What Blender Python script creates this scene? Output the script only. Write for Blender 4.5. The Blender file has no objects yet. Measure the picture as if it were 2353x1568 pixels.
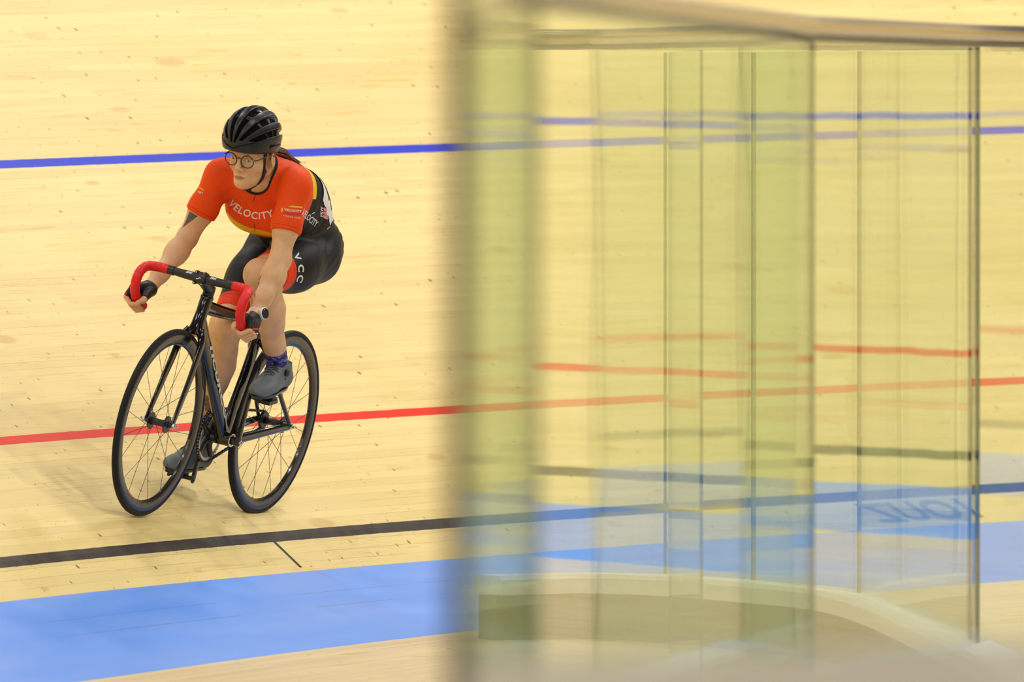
import bpy, bmesh, math, random
import numpy as np
from mathutils import Vector, Matrix
from mathutils.bvhtree import BVHTree

S = bpy.context.scene
COL = S.collection
rnd = random.Random(7)

# ---------------------------------------------------------------- camera
W, H, FPX = 2353, 1568, 31000.0
HORIZON_Y = 200.0
PITCH = math.atan((H / 2 - HORIZON_Y) / FPX)
CAM = np.array([0.0, 0.0, 2.05])
FOCUS = 47.6
cd = bpy.data.cameras.new('camera')
cd.lens = FPX / W * 36.0
cd.sensor_width = 36.0
cd.clip_start = 0.1
cd.clip_end = 400
cd.dof.use_dof = True
cd.dof.focus_distance = FOCUS
cd.dof.aperture_fstop = 5.6
cam = bpy.data.objects.new('camera', cd)
COL.objects.link(cam)
cam.location = CAM
cam.rotation_euler = (math.pi / 2 - PITCH, 0, 0)
S.camera = cam

# ---------------------------------------------------------------- world and exposure
S.view_settings.view_transform = 'Standard'
S.view_settings.look = 'None'
S.view_settings.gamma = 1.0
S.view_settings.use_curve_mapping = False
S.view_settings.exposure = -0.24
wd = bpy.data.worlds.new('arena_air')
S.world = wd
wd.use_nodes = True
wn = wd.node_tree.nodes
wn['Background'].inputs[0].default_value = (0.95, 0.93, 0.90, 1)
wn['Background'].inputs[1].default_value = 0.11

# ---------------------------------------------------------------- hall lamps
def hall_lamp(x, y, z, sx, sy, power):
    ld = bpy.data.lights.new('hall_lamp', 'AREA')
    ld.shape = 'RECTANGLE'
    ld.size, ld.size_y = sx, sy
    ld.energy = power
    ld.color = (1.0, 0.97, 0.93)
    lo = bpy.data.objects.new('hall_lamp', ld)
    COL.objects.link(lo)
    lo.location = (x, y, z)
    return lo
for ix in range(5):
    for iy in range(7):
        lx, ly = -12.0 + ix * 7.5, 6.0 + iy * 9.0
        hall_lamp(lx, ly, 11.0, 1.6, 0.7, 500 if (lx > 0 and ly > 50) else (250 if ly > 25 else 300))  # nearest rows added to light faces turned toward the camera

S.cycles.use_denoising = True
S.cycles.max_bounces = 14
S.cycles.transparent_max_bounces = 24
S.cycles.glossy_bounces = 8
S.cycles.diffuse_bounces = 3

# ---------------------------------------------------------------- helpers
def tag(o, label=None, cat=None, group=None, kind=None):
    if label: o['label'] = label
    if cat: o['category'] = cat
    if group: o['group'] = group
    if kind: o['kind'] = kind
    return o

def link(name, me, mats=(), parent=None, smooth=True):
    o = bpy.data.objects.new(name, me)
    COL.objects.link(o)
    for m in (mats if isinstance(mats, (list, tuple)) else [mats]):
        me.materials.append(m)
    if parent is not None:
        o.parent = parent
    if smooth:
        me.polygons.foreach_set('use_smooth', [True] * len(me.polygons))
    me.update()
    return o

def mesh_of(name, V, F):
    me = bpy.data.meshes.new(name)
    me.from_pydata([tuple(map(float, v)) for v in V], [], [tuple(map(int, f)) for f in F])
    me.update()
    return me

def empty(name, loc=(0, 0, 0), parent=None):
    o = bpy.data.objects.new(name, None)
    COL.objects.link(o)
    o.location = loc
    o.empty_display_size = 0.1
    if parent is not None: o.parent = parent
    return o

class NT:
    """small node-tree builder"""
    def __init__(s, name):
        s.m = bpy.data.materials.new(name)
        s.m.use_nodes = True
        s.t = s.m.node_tree
        s.b = s.t.nodes['Principled BSDF']
        s.out = s.t.nodes['Material Output']
    def n(s, kind, **kw):
        nd = s.t.nodes.new(kind)
        for k, v in kw.items():
            if k.startswith('i_'):
                key = k[2:]
                nd.inputs[int(key) if key.isdigit() else key.replace('_', ' ')].default_value = v
            else:
                setattr(nd, k, v)
        return nd
    def l(s, a, b): s.t.links.new(a, b)
    def sock(s, v, inp):
        if isinstance(v, (int, float)): inp.default_value = v
        elif isinstance(v, tuple): inp.default_value = v
        else: s.l(v, inp)
    def math(s, op, a, b=0.0, c=None):
        nd = s.n('ShaderNodeMath', operation=op)
        s.sock(a, nd.inputs[0]); s.sock(b, nd.inputs[1])
        if c is not None: s.sock(c, nd.inputs[2])
        return nd.outputs[0]
    def mix(s, f, a, b):
        nd = s.n('ShaderNodeMix', data_type='RGBA')
        s.sock(f, nd.inputs[0]); s.sock(a, nd.inputs[6]); s.sock(b, nd.inputs[7])
        return nd.outputs[2]
    def mul(s, f, a, b):
        nd = s.n('ShaderNodeMix', data_type='RGBA', blend_type='MULTIPLY')
        s.sock(f, nd.inputs[0]); s.sock(a, nd.inputs[6]); s.sock(b, nd.inputs[7])
        return nd.outputs[2]
    def ramp(s, f, stops):
        nd = s.n('ShaderNodeValToRGB')
        cr = nd.color_ramp
        while len(cr.elements) < len(stops): cr.elements.new(0.5)
        for e, (p, c) in zip(cr.elements, stops):
            e.position = p; e.color = c if isinstance(c, tuple) else (c, c, c, 1)
        s.sock(f, nd.inputs[0])
        return nd.outputs[0]
    def within(s, x, a, b):
        """1 where a < x < b"""
        return s.math('MULTIPLY', s.math('GREATER_THAN', x, a), s.math('LESS_THAN', x, b))
    def attr(s, name):
        return s.n('ShaderNodeAttribute', attribute_name=name)

def simple(name, col, rough=0.5, metal=0.0, spec=0.5, coat=0.0, bump=None, sheen=0.0, sss=0.0, **kw):
    """principled material with a faint procedural variation of its own colour"""
    t = NT(name)
    nz = t.n('ShaderNodeTexNoise', i_Scale=kw.get('vscale', 60.0), i_Detail=3.0)
    tc = t.n('ShaderNodeTexCoord')
    t.l(tc.outputs['Object'], nz.inputs['Vector'])
    v = kw.get('var', 0.06)
    c = tuple(col) + (1,)
    lo = tuple(x * (1 - v) for x in col) + (1,)
    hi = tuple(min(1, x * (1 + v)) for x in col) + (1,)
    t.l(t.ramp(nz.outputs[0], [(0.3, lo), (0.7, hi)]), t.b.inputs['Base Color'])
    t.b.inputs['Roughness'].default_value = rough
    t.b.inputs['Metallic'].default_value = metal
    t.b.inputs['Specular IOR Level'].default_value = spec
    t.b.inputs['Coat Weight'].default_value = coat
    t.b.inputs['Coat Roughness'].default_value = 0.04
    if sheen: t.b.inputs['Sheen Weight'].default_value = sheen
    if sss:
        t.b.inputs['Subsurface Weight'].default_value = sss
        t.b.inputs['Subsurface Radius'].default_value = (1.0, 0.35, 0.2)
        t.b.inputs['Subsurface Scale'].default_value = 0.006
    if bump:
        bn = t.n('ShaderNodeTexNoise', i_Scale=bump[0], i_Detail=2.0)
        t.l(tc.outputs['Object'], bn.inputs['Vector'])
        b = t.n('ShaderNodeBump', i_Strength=1.0, i_Distance=bump[1])
        t.l(bn.outputs[0], b.inputs['Height'])
        t.l(b.outputs[0], t.b.inputs['Normal'])
    return t.m

# ================================================================ THE TRACK
# plan of the measuring line: a stadium. s = metres along it, s = 0 where the near bend begins
A0 = np.array([-1.735, 45.69]); TH = math.radians(71.3); RB = 30.0; LS = 40.0
T0 = np.array([math.cos(TH), math.sin(TH)]); N0 = np.array([math.sin(TH), -math.cos(TH)])
C1 = A0 + RB * N0
C2 = C1 - T0 * LS
PER = 2 * LS + 2 * math.pi * RB
def plan(s):
    """point and outward normal on the measuring line"""
    s = (s + LS) % PER - LS
    if s < 0: return A0 + T0 * s, -N0
    if s < math.pi * RB:
        a = s / RB
        o = -N0 * math.cos(a) + T0 * math.sin(a)
        return C1 + RB * o, o
    s2 = s - math.pi * RB
    if s2 < LS: return C1 + N0 * RB - T0 * s2, N0
    a = (s2 - LS) / RB
    o = N0 * math.cos(a) - T0 * math.sin(a)
    return C2 + RB * o, o
def sc(s):
    s = (s + LS) % PER - LS
    if s > 60: s = max(0.0, 14.0 - (s - 60) * 0.3)
    return min(max(s, -3.0), 14.0)
ROWS = [  # v along the slope, plan offset, height
    (-0.78, -0.741, lambda s: 0.104 + 0.0075 * s),
    (-0.16, -0.141, lambda s: 0.320 + 0.0035 * s),
    (0.0, 0.0, lambda s: 0.440 + 0.0043 * s),
    (0.65, 0.52, lambda s: 0.804 + 0.0075 * s),
    (2.25, 1.80, lambda s: 1.703 + 0.0155 * s),
    (6.3, 4.96, lambda s: 4.05 + 0.030 * s)]
def surf_pt(s, off):
    p, o = plan(s)
    c = sc(s)
    for (v0, o0, z0), (v1, o1, z1) in zip(ROWS, ROWS[1:]):
        if off <= o1 or o1 == ROWS[-1][1]:
            t = (off - o0) / (o1 - o0)
            q = p + o * off
            return np.array([q[0], q[1], z0(c) * (1 - t) + z1(c) * t]), v0 + (v1 - v0) * t

def wood(name, base, painted=True, pale=False):
    t = NT(name)
    uv = t.n('ShaderNodeUVMap', uv_map='UVMap')
    sep = t.n('ShaderNodeSeparateXYZ'); t.l(uv.outputs[0], sep.inputs[0])
    u, v = sep.outputs[0], sep.outputs[1]
    br = t.n('ShaderNodeTexBrick', offset=0.37, offset_frequency=2, squash=1.0)
    br.inputs['Color1'].default_value = (0, 0, 0, 1); br.inputs['Color2'].default_value = (1, 1, 1, 1)
    br.inputs['Mortar'].default_value = (0.5, 0.5, 0.5, 1)
    br.inputs['Scale'].default_value = 1.0; br.inputs['Mortar Size'].default_value = 0.0006
    br.inputs['Mortar Smooth'].default_value = 0.3
    br.inputs['Brick Width'].default_value = 3.1; br.inputs['Row Height'].default_value = 0.040
    t.l(uv.outputs[0], br.inputs['Vector'])
    plank = br.outputs['Color']; seam = br.outputs['Fac']
    # seams are mostly closed: only some show
    mp = t.n('ShaderNodeMapping'); mp.inputs['Scale'].default_value = (0.9, 8, 1); t.l(uv.outputs[0], mp.inputs[0])
    n1 = t.n('ShaderNodeTexNoise', i_Scale=1.0, i_Detail=1.0); t.l(mp.outputs[0], n1.inputs['Vector'])
    seam_vis = t.math('MULTIPLY', seam, t.ramp(n1.outputs[0], [(0.42, 0.15), (0.62, 1.0)]))
    # grain, long along the plank, warped
    mg = t.n('ShaderNodeMapping'); mg.inputs['Scale'].default_value = (1.6, 42, 1); t.l(uv.outputs[0], mg.inputs[0])
    wv = t.n('ShaderNodeVectorMath', operation='ADD'); t.l(mg.outputs[0], wv.inputs[0])
    ps = t.n('ShaderNodeVectorMath', operation='SCALE'); t.l(plank, ps.inputs[0]); ps.inputs['Scale'].default_value = 37.0
    t.l(ps.outputs[0], wv.inputs[1])
    g = t.n('ShaderNodeTexNoise', i_Scale=1.0, i_Detail=5.0, i_Roughness=0.62, i_Distortion=0.9); t.l(wv.outputs[0], g.inputs['Vector'])
    grain = t.ramp(g.outputs[0], [(0.30, (0.90, 0.80, 0.58, 1)), (0.43, (1, 1, 1, 1)), (0.62, (1, 1, 1, 1)), (0.76, (1.0, 0.93, 0.80, 1))])
    # fine rings
    wz = t.n('ShaderNodeTexWave', wave_type='BANDS', bands_direction='Y', i_Scale=26.0, i_Distortion=9.0, i_Detail=2.0)
    wz.inputs['Detail Scale'].default_value = 1.4
    mw = t.n('ShaderNodeMapping'); mw.inputs['Scale'].default_value = (0.30, 1, 1); t.l(uv.outputs[0], mw.inputs[0])
    mw2 = t.n('ShaderNodeVectorMath', operation='ADD'); t.l(mw.outputs[0], mw2.inputs[0]); t.l(ps.outputs[0], mw2.inputs[1])
    t.l(mw2.outputs[0], wz.inputs['Vector'])
    ring = t.ramp(wz.outputs[0], [(0.0, (0.90, 0.80, 0.62, 1)), (0.14, (1, 1, 1, 1))])
    ringmask = t.ramp(n1.outputs[0], [(0.5, 0.0), (0.62, 0.7)])
    b = base
    col = t.mix(plank, tuple(x * 0.935 for x in b) + (1,), tuple(min(1, x * 1.05) for x in b) + (1,))
    col = t.mul(0.95, col, grain)
    col = t.mul(ringmask, col, ring)
    # broad patches of darker and paler boards
    mb = t.n('ShaderNodeMapping'); mb.inputs['Scale'].default_value = (0.55, 2.4, 1); t.l(uv.outputs[0], mb.inputs[0])
    nb = t.n('ShaderNodeTexNoise', i_Scale=1.0, i_Detail=3.0); t.l(mb.outputs[0], nb.inputs['Vector'])
    col = t.mul(1.0, col, t.ramp(nb.outputs[0], [(0.32, (0.95, 0.92, 0.84, 1)), (0.55, (1, 1, 1, 1)), (0.75, (1.0, 1.0, 1.0, 1))]))
    # knots
    def knots(scu, scv, r, thr, colr, seed):
        nonlocal col
        m_ = t.n('ShaderNodeMapping'); m_.inputs['Scale'].default_value = (scu, scv, 1); m_.inputs['Location'].default_value = (seed, seed * 1.7, 0)
        t.l(uv.outputs[0], m_.inputs[0])
        vo = t.n('ShaderNodeTexVoronoi', voronoi_dimensions='2D', i_Scale=1.0); t.l(m_.outputs[0], vo.inputs['Vector'])
        rr = t.n('ShaderNodeSeparateColor'); t.l(vo.outputs['Color'], rr.inputs[0])
        rad = t.math('MULTIPLY', t.math('ADD', t.math('MULTIPLY', rr.outputs[1], 0.9), 0.35), r)
        inside = t.n('ShaderNodeMapRange', interpolation_type='SMOOTHSTEP')
        t.l(vo.outputs['Distance'], inside.inputs[0])
        t.l(t.math('MULTIPLY', rad, 0.45), inside.inputs[1]); t.l(rad, inside.inputs[2])
        inside.inputs[3].default_value = 1.0; inside.inputs[4].default_value = 0.0
        on = t.math('GREATER_THAN', rr.outputs[0], thr)
        f = t.math('MULTIPLY', t.math('MULTIPLY', inside.outputs[0], on), t.math('ADD', t.math('MULTIPLY', rr.outputs[2], 0.6), 0.3))
        # a pale halo of twisted grain
        col = t.mix(f, col, colr)
    knots(6.2, 7.4, 0.075, 0.48, (0.17, 0.085, 0.018, 1), 3.1)
    knots(10.0, 11.0, 0.050, 0.66, (0.22, 0.12, 0.035, 1), 9.3)
    knots(1.4, 5.0, 0.16, 0.72, (0.70, 0.46, 0.16, 1), 5.7)
    col = t.mix(t.math('MULTIPLY', seam_vis, 0.75), col, (0.24, 0.15, 0.055, 1))
    if painted:
        rag = t.n('ShaderNodeTexNoise', i_Scale=14.0, i_Detail=2.0); t.l(uv.outputs[0], rag.inputs['Vector'])
        vj = t.math('ADD', v, t.math('MULTIPLY', t.math('SUBTRACT', rag.outputs[0], 0.5), 0.004))
        wear = t.n('ShaderNodeTexNoise', i_Scale=9.0, i_Detail=5.0); t.l(uv.outputs[0], wear.inputs['Vector'])
        blk = t.mix(t.ramp(wear.outputs[0], [(0.35, 0.0), (0.75, 1.0)]), (0.040, 0.030, 0.024, 1), (0.075, 0.058, 0.045, 1))
        col = t.mix(t.within(vj, -0.025, 0.025), col, blk)
        tick = t.math('MULTIPLY', t.within(v, -0.142, -0.02), t.within(u, 2.415, 2.440))
        col = t.mix(tick, col, blk)
        col = t.mix(t.within(vj, 0.627, 0.673), col, (0.84, 0.030, 0.006, 1))
        col = t.mix(t.within(vj, 2.225, 2.275), col, (0.018, 0.042, 0.62, 1))
    t.l(col, t.b.inputs['Base Color'])
    t.b.inputs['Roughness'].default_value = 0.45
    t.b.inputs['Specular IOR Level'].default_value = 0.14
    return t.m

def band_mat():
    t = NT('blue_track_paint')
    uv = t.n('ShaderNodeUVMap', uv_map='UVMap')
    mp = t.n('ShaderNodeMapping'); mp.inputs['Scale'].default_value = (0.7, 4.5, 1); t.l(uv.outputs[0], mp.inputs[0])
    nz = t.n('ShaderNodeTexNoise', i_Scale=1.0, i_Detail=4.0, i_Distortion=0.4); t.l(mp.outputs[0], nz.inputs['Vector'])
    col = t.ramp(nz.outputs[0], [(0.3, (0.085, 0.300, 0.95, 1)), (0.5, (0.115, 0.330, 0.95, 1)), (0.72, (0.18, 0.36, 0.95, 1))])
    sep = t.n('ShaderNodeSeparateXYZ'); t.l(uv.outputs[0], sep.inputs[0])
    v = sep.outputs[1]
    n2 = t.n('ShaderNodeTexNoise', i_Scale=1.3, i_Detail=2.0); t.l(uv.outputs[0], n2.inputs['Vector'])
    ln = t.math('MULTIPLY', t.math('ADD', t.within(v, -0.462, -0.457), t.within(v, -0.345, -0.3415)), t.ramp(n2.outputs[0], [(0.4, 0.0), (0.6, 0.55)]))
    col = t.mix(ln, col, (0.05, 0.12, 0.36, 1))
    t.l(col, t.b.inputs['Base Color'])
    t.b.inputs['Roughness'].default_value = 0.38
    t.b.inputs['Specular IOR Level'].default_value = 0.22
    return t.m

M_WOOD = wood('track_boards', (0.90, 0.700, 0.300))
M_BAND = band_mat()
M_APRON = wood('apron_boards', (0.80, 0.63, 0.38), painted=False)

s_list = [-LS + i * 1.0 for i in range(35)] + [-5 + 0.25 * i for i in range(120)] + [25 + i * 1.0 for i in range(int(PER - LS - 25))]
def strip(name, offs, mat, label=None, zfun=None):
    V = []; UV = []; F = []
    for s in s_list:
        for o_ in offs:
            p, v = surf_pt(s, o_)
            V.append(p); UV.append((s, v))
    n = len(offs); m = len(s_list)
    for i in range(m):
        j = (i + 1) % m
        for k in range(n - 1):
            F.append((i * n + k, i * n + k + 1, j * n + k + 1, j * n + k))
    me = mesh_of(name, V, F)
    lay = me.uv_layers.new(name='UVMap')
    for poly in me.polygons:
        for li, vi in zip(poly.loop_indices, poly.vertices):
            uu, vv = UV[vi]
            if poly.index >= (m - 1) * (n - 1) and uu < -LS + 0.5: uu = PER - LS
            lay.data[li].uv = (uu, vv)
    o = link(name, me, mat, smooth=False)
    tag(o, label, kind='structure')
    return o
strip('banked_track', [-0.141, 0.0, 0.52, 1.80, 3.4, 4.96], M_WOOD)
strip('blue_band', [-0.741, -0.44, -0.141], M_BAND)

# flat infield deck inside the blue band, gently dished up to meet it
V = []; UV = []; F = []
offs = [-0.741, -1.6, -3.4, -9.0]
for s in s_list:
    for k, o_ in enumerate(offs):
        p, o = plan(s)
        q = p + o * o_
        z = ROWS[0][2](sc(s))
        z = {0: z, 1: 0.098 + (z - 0.098) * 0.35, 2: 0.098, 3: 0.098}[k]
        V.append((q[0], q[1], z)); UV.append((s, o_))
n = len(offs); m = len(s_list)
for i in range(m):
    for k in range(n - 1):
        j = (i + 1) % m
        F.append((i * n + k, j * n + k, j * n + k + 1, i * n + k + 1))
F.append([i * n + n - 1 for i in range(m)])
me = mesh_of('floor', V, F)
lay = me.uv_layers.new(name='UVMap')
for poly in me.polygons:
    for li, vi in zip(poly.loop_indices, poly.vertices): lay.data[li].uv = UV[vi]
tag(link('floor', me, M_APRON, smooth=False), kind='structure')

# low outer fence on the rim of the banking
V = []; F = []
for s in s_list:
    p, _ = surf_pt(s, 4.96)
    pp, o = plan(s)
    for dz, do in ((0, 0), (0.95, 0.12), (0.95, 0.2), (0, 0.08)):
        V.append((p[0] + o[0] * do, p[1] + o[1] * do, p[2] + dz))
m = len(s_list)
for i in range(m):
    j = (i + 1) % m
    for k in range(3): F.append((i * 4 + k, i * 4 + k + 1, j * 4 + k + 1, j * 4 + k))
tag(link('wall_outer', mesh_of('wall_outer', V, F), simple('rim_board', (0.75, 0.74, 0.70), 0.5), smooth=False), kind='structure')
# ================================================================ GLASS FENCE
def glass_mat(tint, name, wob=0.0012, rough=0.0, graze=0.5):
    t = NT(name)
    t.t.nodes.remove(t.b)
    tr = t.n('ShaderNodeBsdfTransparent'); tr.inputs[0].default_value = tint
    gl = t.n('ShaderNodeBsdfGlossy'); gl.inputs['Roughness'].default_value = rough
    gl.inputs['Color'].default_value = (0.93, 0.97, 0.92, 1)
    geo = t.n('ShaderNodeNewGeometry')
    dt = t.n('ShaderNodeVectorMath', operation='DOT_PRODUCT'); t.l(geo.outputs['Normal'], dt.inputs[0]); t.l(geo.outputs['Incoming'], dt.inputs[1])
    cs = t.math('ABSOLUTE', dt.outputs['Value'])
    fr = t.math('ADD', t.math('MULTIPLY', t.math('POWER', t.math('SUBTRACT', 1.0, cs), 6.0), graze), 0.03)
    tc = t.n('ShaderNodeTexCoord')
    mp = t.n('ShaderNodeMapping'); mp.inputs['Scale'].default_value = (0.9, 0.9, 1.3); t.l(tc.outputs['Object'], mp.inputs[0])
    nz = t.n('ShaderNodeTexNoise', i_Scale=1.0, i_Detail=1.0); t.l(mp.outputs[0], nz.inputs['Vector'])
    bp = t.n('ShaderNodeBump', i_Strength=1.0, i_Distance=wob); t.l(nz.outputs[0], bp.inputs['Height'])
    t.l(bp.outputs[0], gl.inputs['Normal'])
    mx = t.n('ShaderNodeMixShader')
    # each face of a pane reflects on its own
    t.l(fr, mx.inputs[0]); t.l(tr.outputs[0], mx.inputs[1]); t.l(gl.outputs[0], mx.inputs[2])
    t.l(mx.outputs[0], t.out.inputs[0])
    return t.m
M_GLASS = glass_mat((0.880, 0.925, 0.900, 1), 'green_tinted_glass')
M_EDGE = simple('glass_edge_green', (0.10, 0.125, 0.085), 0.25, spec=0.6)
M_RAIL = simple('rail_bronze', (0.30, 0.22, 0.12), 0.22, metal=0.9, var=0.1)
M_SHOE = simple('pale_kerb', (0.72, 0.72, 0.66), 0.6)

def pane(a, b, z0, z1, parent, thick=0.012):
    """one upright sheet of glass between plan points a and b: sheet plus its ground edges"""
    a = np.array(a); b = np.array(b)
    d = (b - a) / np.linalg.norm(b - a); nn = np.array([-d[1], d[0]]) * thick / 2
    V = []
    for p in (a, b):
        for sg in (1, -1):
            q = p + nn * sg
            V += [(q[0], q[1], z0), (q[0], q[1], z1)]
    # 0,1: a+ ; 2,3: a- ; 4,5: b+ ; 6,7: b-
    o = link('pane', mesh_of('pane', V, [(0, 4, 5, 1), (2, 3, 7, 6)]), M_GLASS, parent, smooth=False)
    link('ground_edge', mesh_of('ground_edge', V, [(0, 1, 3, 2), (4, 6, 7, 5), (1, 5, 7, 3)]), M_EDGE, o, smooth=False)
    return o

def tube(path, r, seg=12, closed=False, caps=True, scale=None):
    """sweep a circle along a 3D polyline -> verts, faces"""
    path = [Vector(p) for p in path]
    n = len(path); V = []; F = []
    rs = r if isinstance(r, (list, tuple)) else [r] * n
    prev = None
    for i, p in enumerate(path):
        if closed: t = (path[(i + 1) % n] - path[i - 1])
        else: t = path[min(i + 1, n - 1)] - path[max(i - 1, 0)]
        t.normalize()
        if prev is None:
            a = Vector((0, 0, 1)) if abs(t.z) < 0.9 else Vector((1, 0, 0))
            u = t.cross(a).normalized()
        else:
            u = (prev - t * prev.dot(t)).normalized()
        w = t.cross(u); prev = u
        for k in range(seg):
            an = 2 * math.pi * k / seg
            V.append(p + (u * math.cos(an) + w * math.sin(an)) * rs[i])
    for i in range(n if closed else n - 1):
        j = (i + 1) % n
        for k in range(seg):
            k2 = (k + 1) % seg
            F.append((i * seg + k, i * seg + k2, j * seg + k2, j * seg + k))
    if caps and not closed:
        F.append(tuple(range(seg))[::-1])
        F.append(tuple((n - 1) * seg + k for k in range(seg)))
    return V, F

def px(x, d): return ((x - W / 2) / FPX * d, d)
ZR = 2.215
def run(nodes, z0, z1, names, group, first):
    for i, (p, q) in enumerate(zip(nodes, nodes[1:])):
        p = np.array(p); q = np.array(q); d = (q - p) / np.linalg.norm(q - p)
        p2 = p + d * 0.008; q2 = q - d * 0.008                    # a finger's gap between sheets
        e = empty('glass_fence_panel', (p2[0], p2[1], z0))
        pane((0, 0), tuple(q2 - p2), 0.0, z1 - z0, e)
        tag(e, names[min(i, len(names) - 1)], 'glass panel', group)
near_run = [px(1064, 15.5), px(1232, 21), px(1450, 27), px(1640, 31), px(1866, 36.5), px(2246, 41.5), px(2700, 45), (3.9, 47.4)]
rail_line = near_run
run([near_run[k] for k in (0, 1, 4, 5, 6)], 0.098, ZR - 0.042,
    ['tall clear glass panel at the open end of the fence, its near edge blurred', 'long tall glass panel behind the blurred end panel, under the rail', 'tall glass panel through which the right half of the kerb shows',
     'tall glass panel at the right margin under the darkest piece of rail'], 'tall glass panels of the infield fence', None)
far_run = [px(2246, 41.56), (1.17, 45.4), px(1732, 46.6), px(1526, 47.2)]
far_run[0] = (far_run[0][0] - 0.02, far_run[0][1] + 0.06)
run(far_run, 0.345, 2.17, ['clear glass panel on the pale kerb, right of the three that return toward the track', 'clear glass panel on the pale kerb, middle of the three that return toward the track',
    'clear glass panel on the pale kerb, left of the three, ending in a dark edge'], 'glass panels on the pale kerb', None)
run([px(1612, 44.0), px(1540, 46.4)], 0.098, 2.17, ['short glass panel set across the left end of the kerb, making a greener strip'], 'glass panels on the pale kerb', None)

# dark metal end post of the first panel
first = [o for o in COL.objects if o.name == 'glass_fence_panel'][0]
V = []
for dx in (-.018, .008):
    for dy in (-.03, .0):
        for z_ in (0.0, ZR - .141): V.append((dx, dy, z_))
link('end_post', mesh_of('end_post', V, [(0, 1, 3, 2), (4, 6, 7, 5), (0, 4, 5, 1), (2, 3, 7, 6), (1, 5, 7, 3), (0, 2, 6, 4)]), simple('dark_end_post', (0.11, 0.105, 0.07), 0.5), first, smooth=False)

# the rail over the near run, one bronze tube on small brackets
rl = [Vector((p[0], p[1], ZR)) for p in rail_line]
sm = []
for i in range(len(rl) - 1):
    for k in range(6): sm.append(rl[i].lerp(rl[i + 1], k / 6))
sm.append(rl[-1])
V, F = tube([tuple(p) for p in sm], 0.0275, 20)
rail = link('handrail', mesh_of('handrail', V, F), M_RAIL)
tag(rail, 'brown-grey round handrail running along the top of the tall glass fence', 'handrail')
V, F = tube([(p.x, p.y, ZR - 0.029) for p in sm], 0.012, 8)
link('rail_channel', mesh_of('rail_channel', V, F), simple('dark_rail_channel', (0.03, 0.035, 0.03), 0.4), rail)

# kerb carrying the return run, sweeping on toward the camera
kp = [px(1120, 47.2), px(1330, 47.4), px(1526, 47.2), px(1732, 46.6), (1.17, 45.4), (1.40, 41.9), (1.50, 39.6), (1.56, 36.0)]
def smooth2(pts, n=8):
    P_ = [np.array(p, float) for p in pts]; P_ = [2 * P_[0] - P_[1]] + P_ + [2 * P_[-1] - P_[-2]]; out = []
    for i in range(1, len(P_) - 2):
        for k in range(n):
            t = k / n; a, b, c, d = P_[i - 1:i + 3]
            out.append(0.5 * (2 * b + (c - a) * t + (2 * a - 5 * b + 4 * c - d) * t * t + (3 * b - a - 3 * c + d) * t ** 3))
    out.append(P_[-2]); return out
kc = smooth2(kp); V = []; F = []
for i, p in enumerate(kc):
    t_ = kc[min(i + 1, len(kc) - 1)] - kc[max(i - 1, 0)]; t_ /= np.linalg.norm(t_); nn = np.array([-t_[1], t_[0]])
    for w_, z_ in ((-.085, .272), (-.085, .325), (-.070, .340), (.070, .340), (.085, .325), (.085, .272)):
        V.append((p[0] + nn[0] * w_, p[1] + nn[1] * w_, z_))
m_ = len(kc)
for i in range(m_ - 1):
    for k in range(5): F.append((i * 6 + k, i * 6 + k + 1, (i + 1) * 6 + k + 1, (i + 1) * 6 + k))
F += [tuple(range(6))[::-1], tuple((m_ - 1) * 6 + k for k in range(6))]
V2 = []; F2 = []
for i, p in enumerate(kc):
    t_ = kc[min(i + 1, len(kc) - 1)] - kc[max(i - 1, 0)]; t_ /= np.linalg.norm(t_); nn = np.array([-t_[1], t_[0]])
    for w_, z_ in ((-.055, .098), (-.055, .272), (.055, .272), (.055, .098)): V2.append((p[0] + nn[0] * w_, p[1] + nn[1] * w_, z_))
for i in range(m_ - 1):
    for k in range(3): F2.append((i * 4 + k, i * 4 + k + 1, (i + 1) * 4 + k + 1, (i + 1) * 4 + k))
F2 += [(0, 1, 2, 3)[::-1], tuple((m_ - 1) * 4 + k for k in range(4))]
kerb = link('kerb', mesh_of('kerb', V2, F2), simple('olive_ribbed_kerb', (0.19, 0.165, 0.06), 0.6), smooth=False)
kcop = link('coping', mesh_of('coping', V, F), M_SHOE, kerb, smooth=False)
tag(kerb, 'pale curved kerb at the foot of the returning glass panels', 'kerb')

# added translucent board imitating a pale reflection in the glass, out of focus
def pale_reflection_mat():
    t = NT('pale_reflection_board')
    tr = t.n('ShaderNodeBsdfTransparent'); tr.inputs[0].default_value = (0.96, 0.97, 0.93, 1)
    t.b.inputs['Base Color'].default_value = (0.90, 0.89, 0.82, 1); t.b.inputs['Roughness'].default_value = 0.6
    nz = t.n('ShaderNodeTexNoise', i_Scale=3.0); 
    f = t.ramp(nz.outputs[0], [(0.3, 0.66), (0.7, 0.74)])
    mx = t.n('ShaderNodeMixShader'); t.l(f, mx.inputs[0]); t.l(tr.outputs[0], mx.inputs[1]); t.l(t.b.outputs[0], mx.inputs[2]); t.l(mx.outputs[0], t.out.inputs[0])
    return t.m
fx0, fy0 = px(1085, 15.0); fx1, fy1 = px(2520, 16.2)
d_ = np.array([fx1 - fx0, fy1 - fy0]); d_ /= np.linalg.norm(d_); nn = np.array([-d_[1], d_[0]]) * 0.006
V = []
for (x_, y_, zt) in ((fx0, fy0, 2.05 - 1325 / FPX * fy0), (fx1, fy1, 2.05 - 1270 / FPX * fy1)):
    for sg in (1, -1):
        for z_ in (0.098, zt): V.append((x_ + nn[0] * sg, y_ + nn[1] * sg, z_))
fb = link('pale_reflection_board', mesh_of('pale_reflection_board', V, [(0, 4, 5, 1), (2, 3, 7, 6), (0, 1, 3, 2), (4, 6, 7, 5), (1, 5, 7, 3), (0, 2, 6, 4)]), pale_reflection_mat(), smooth=False)
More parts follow.
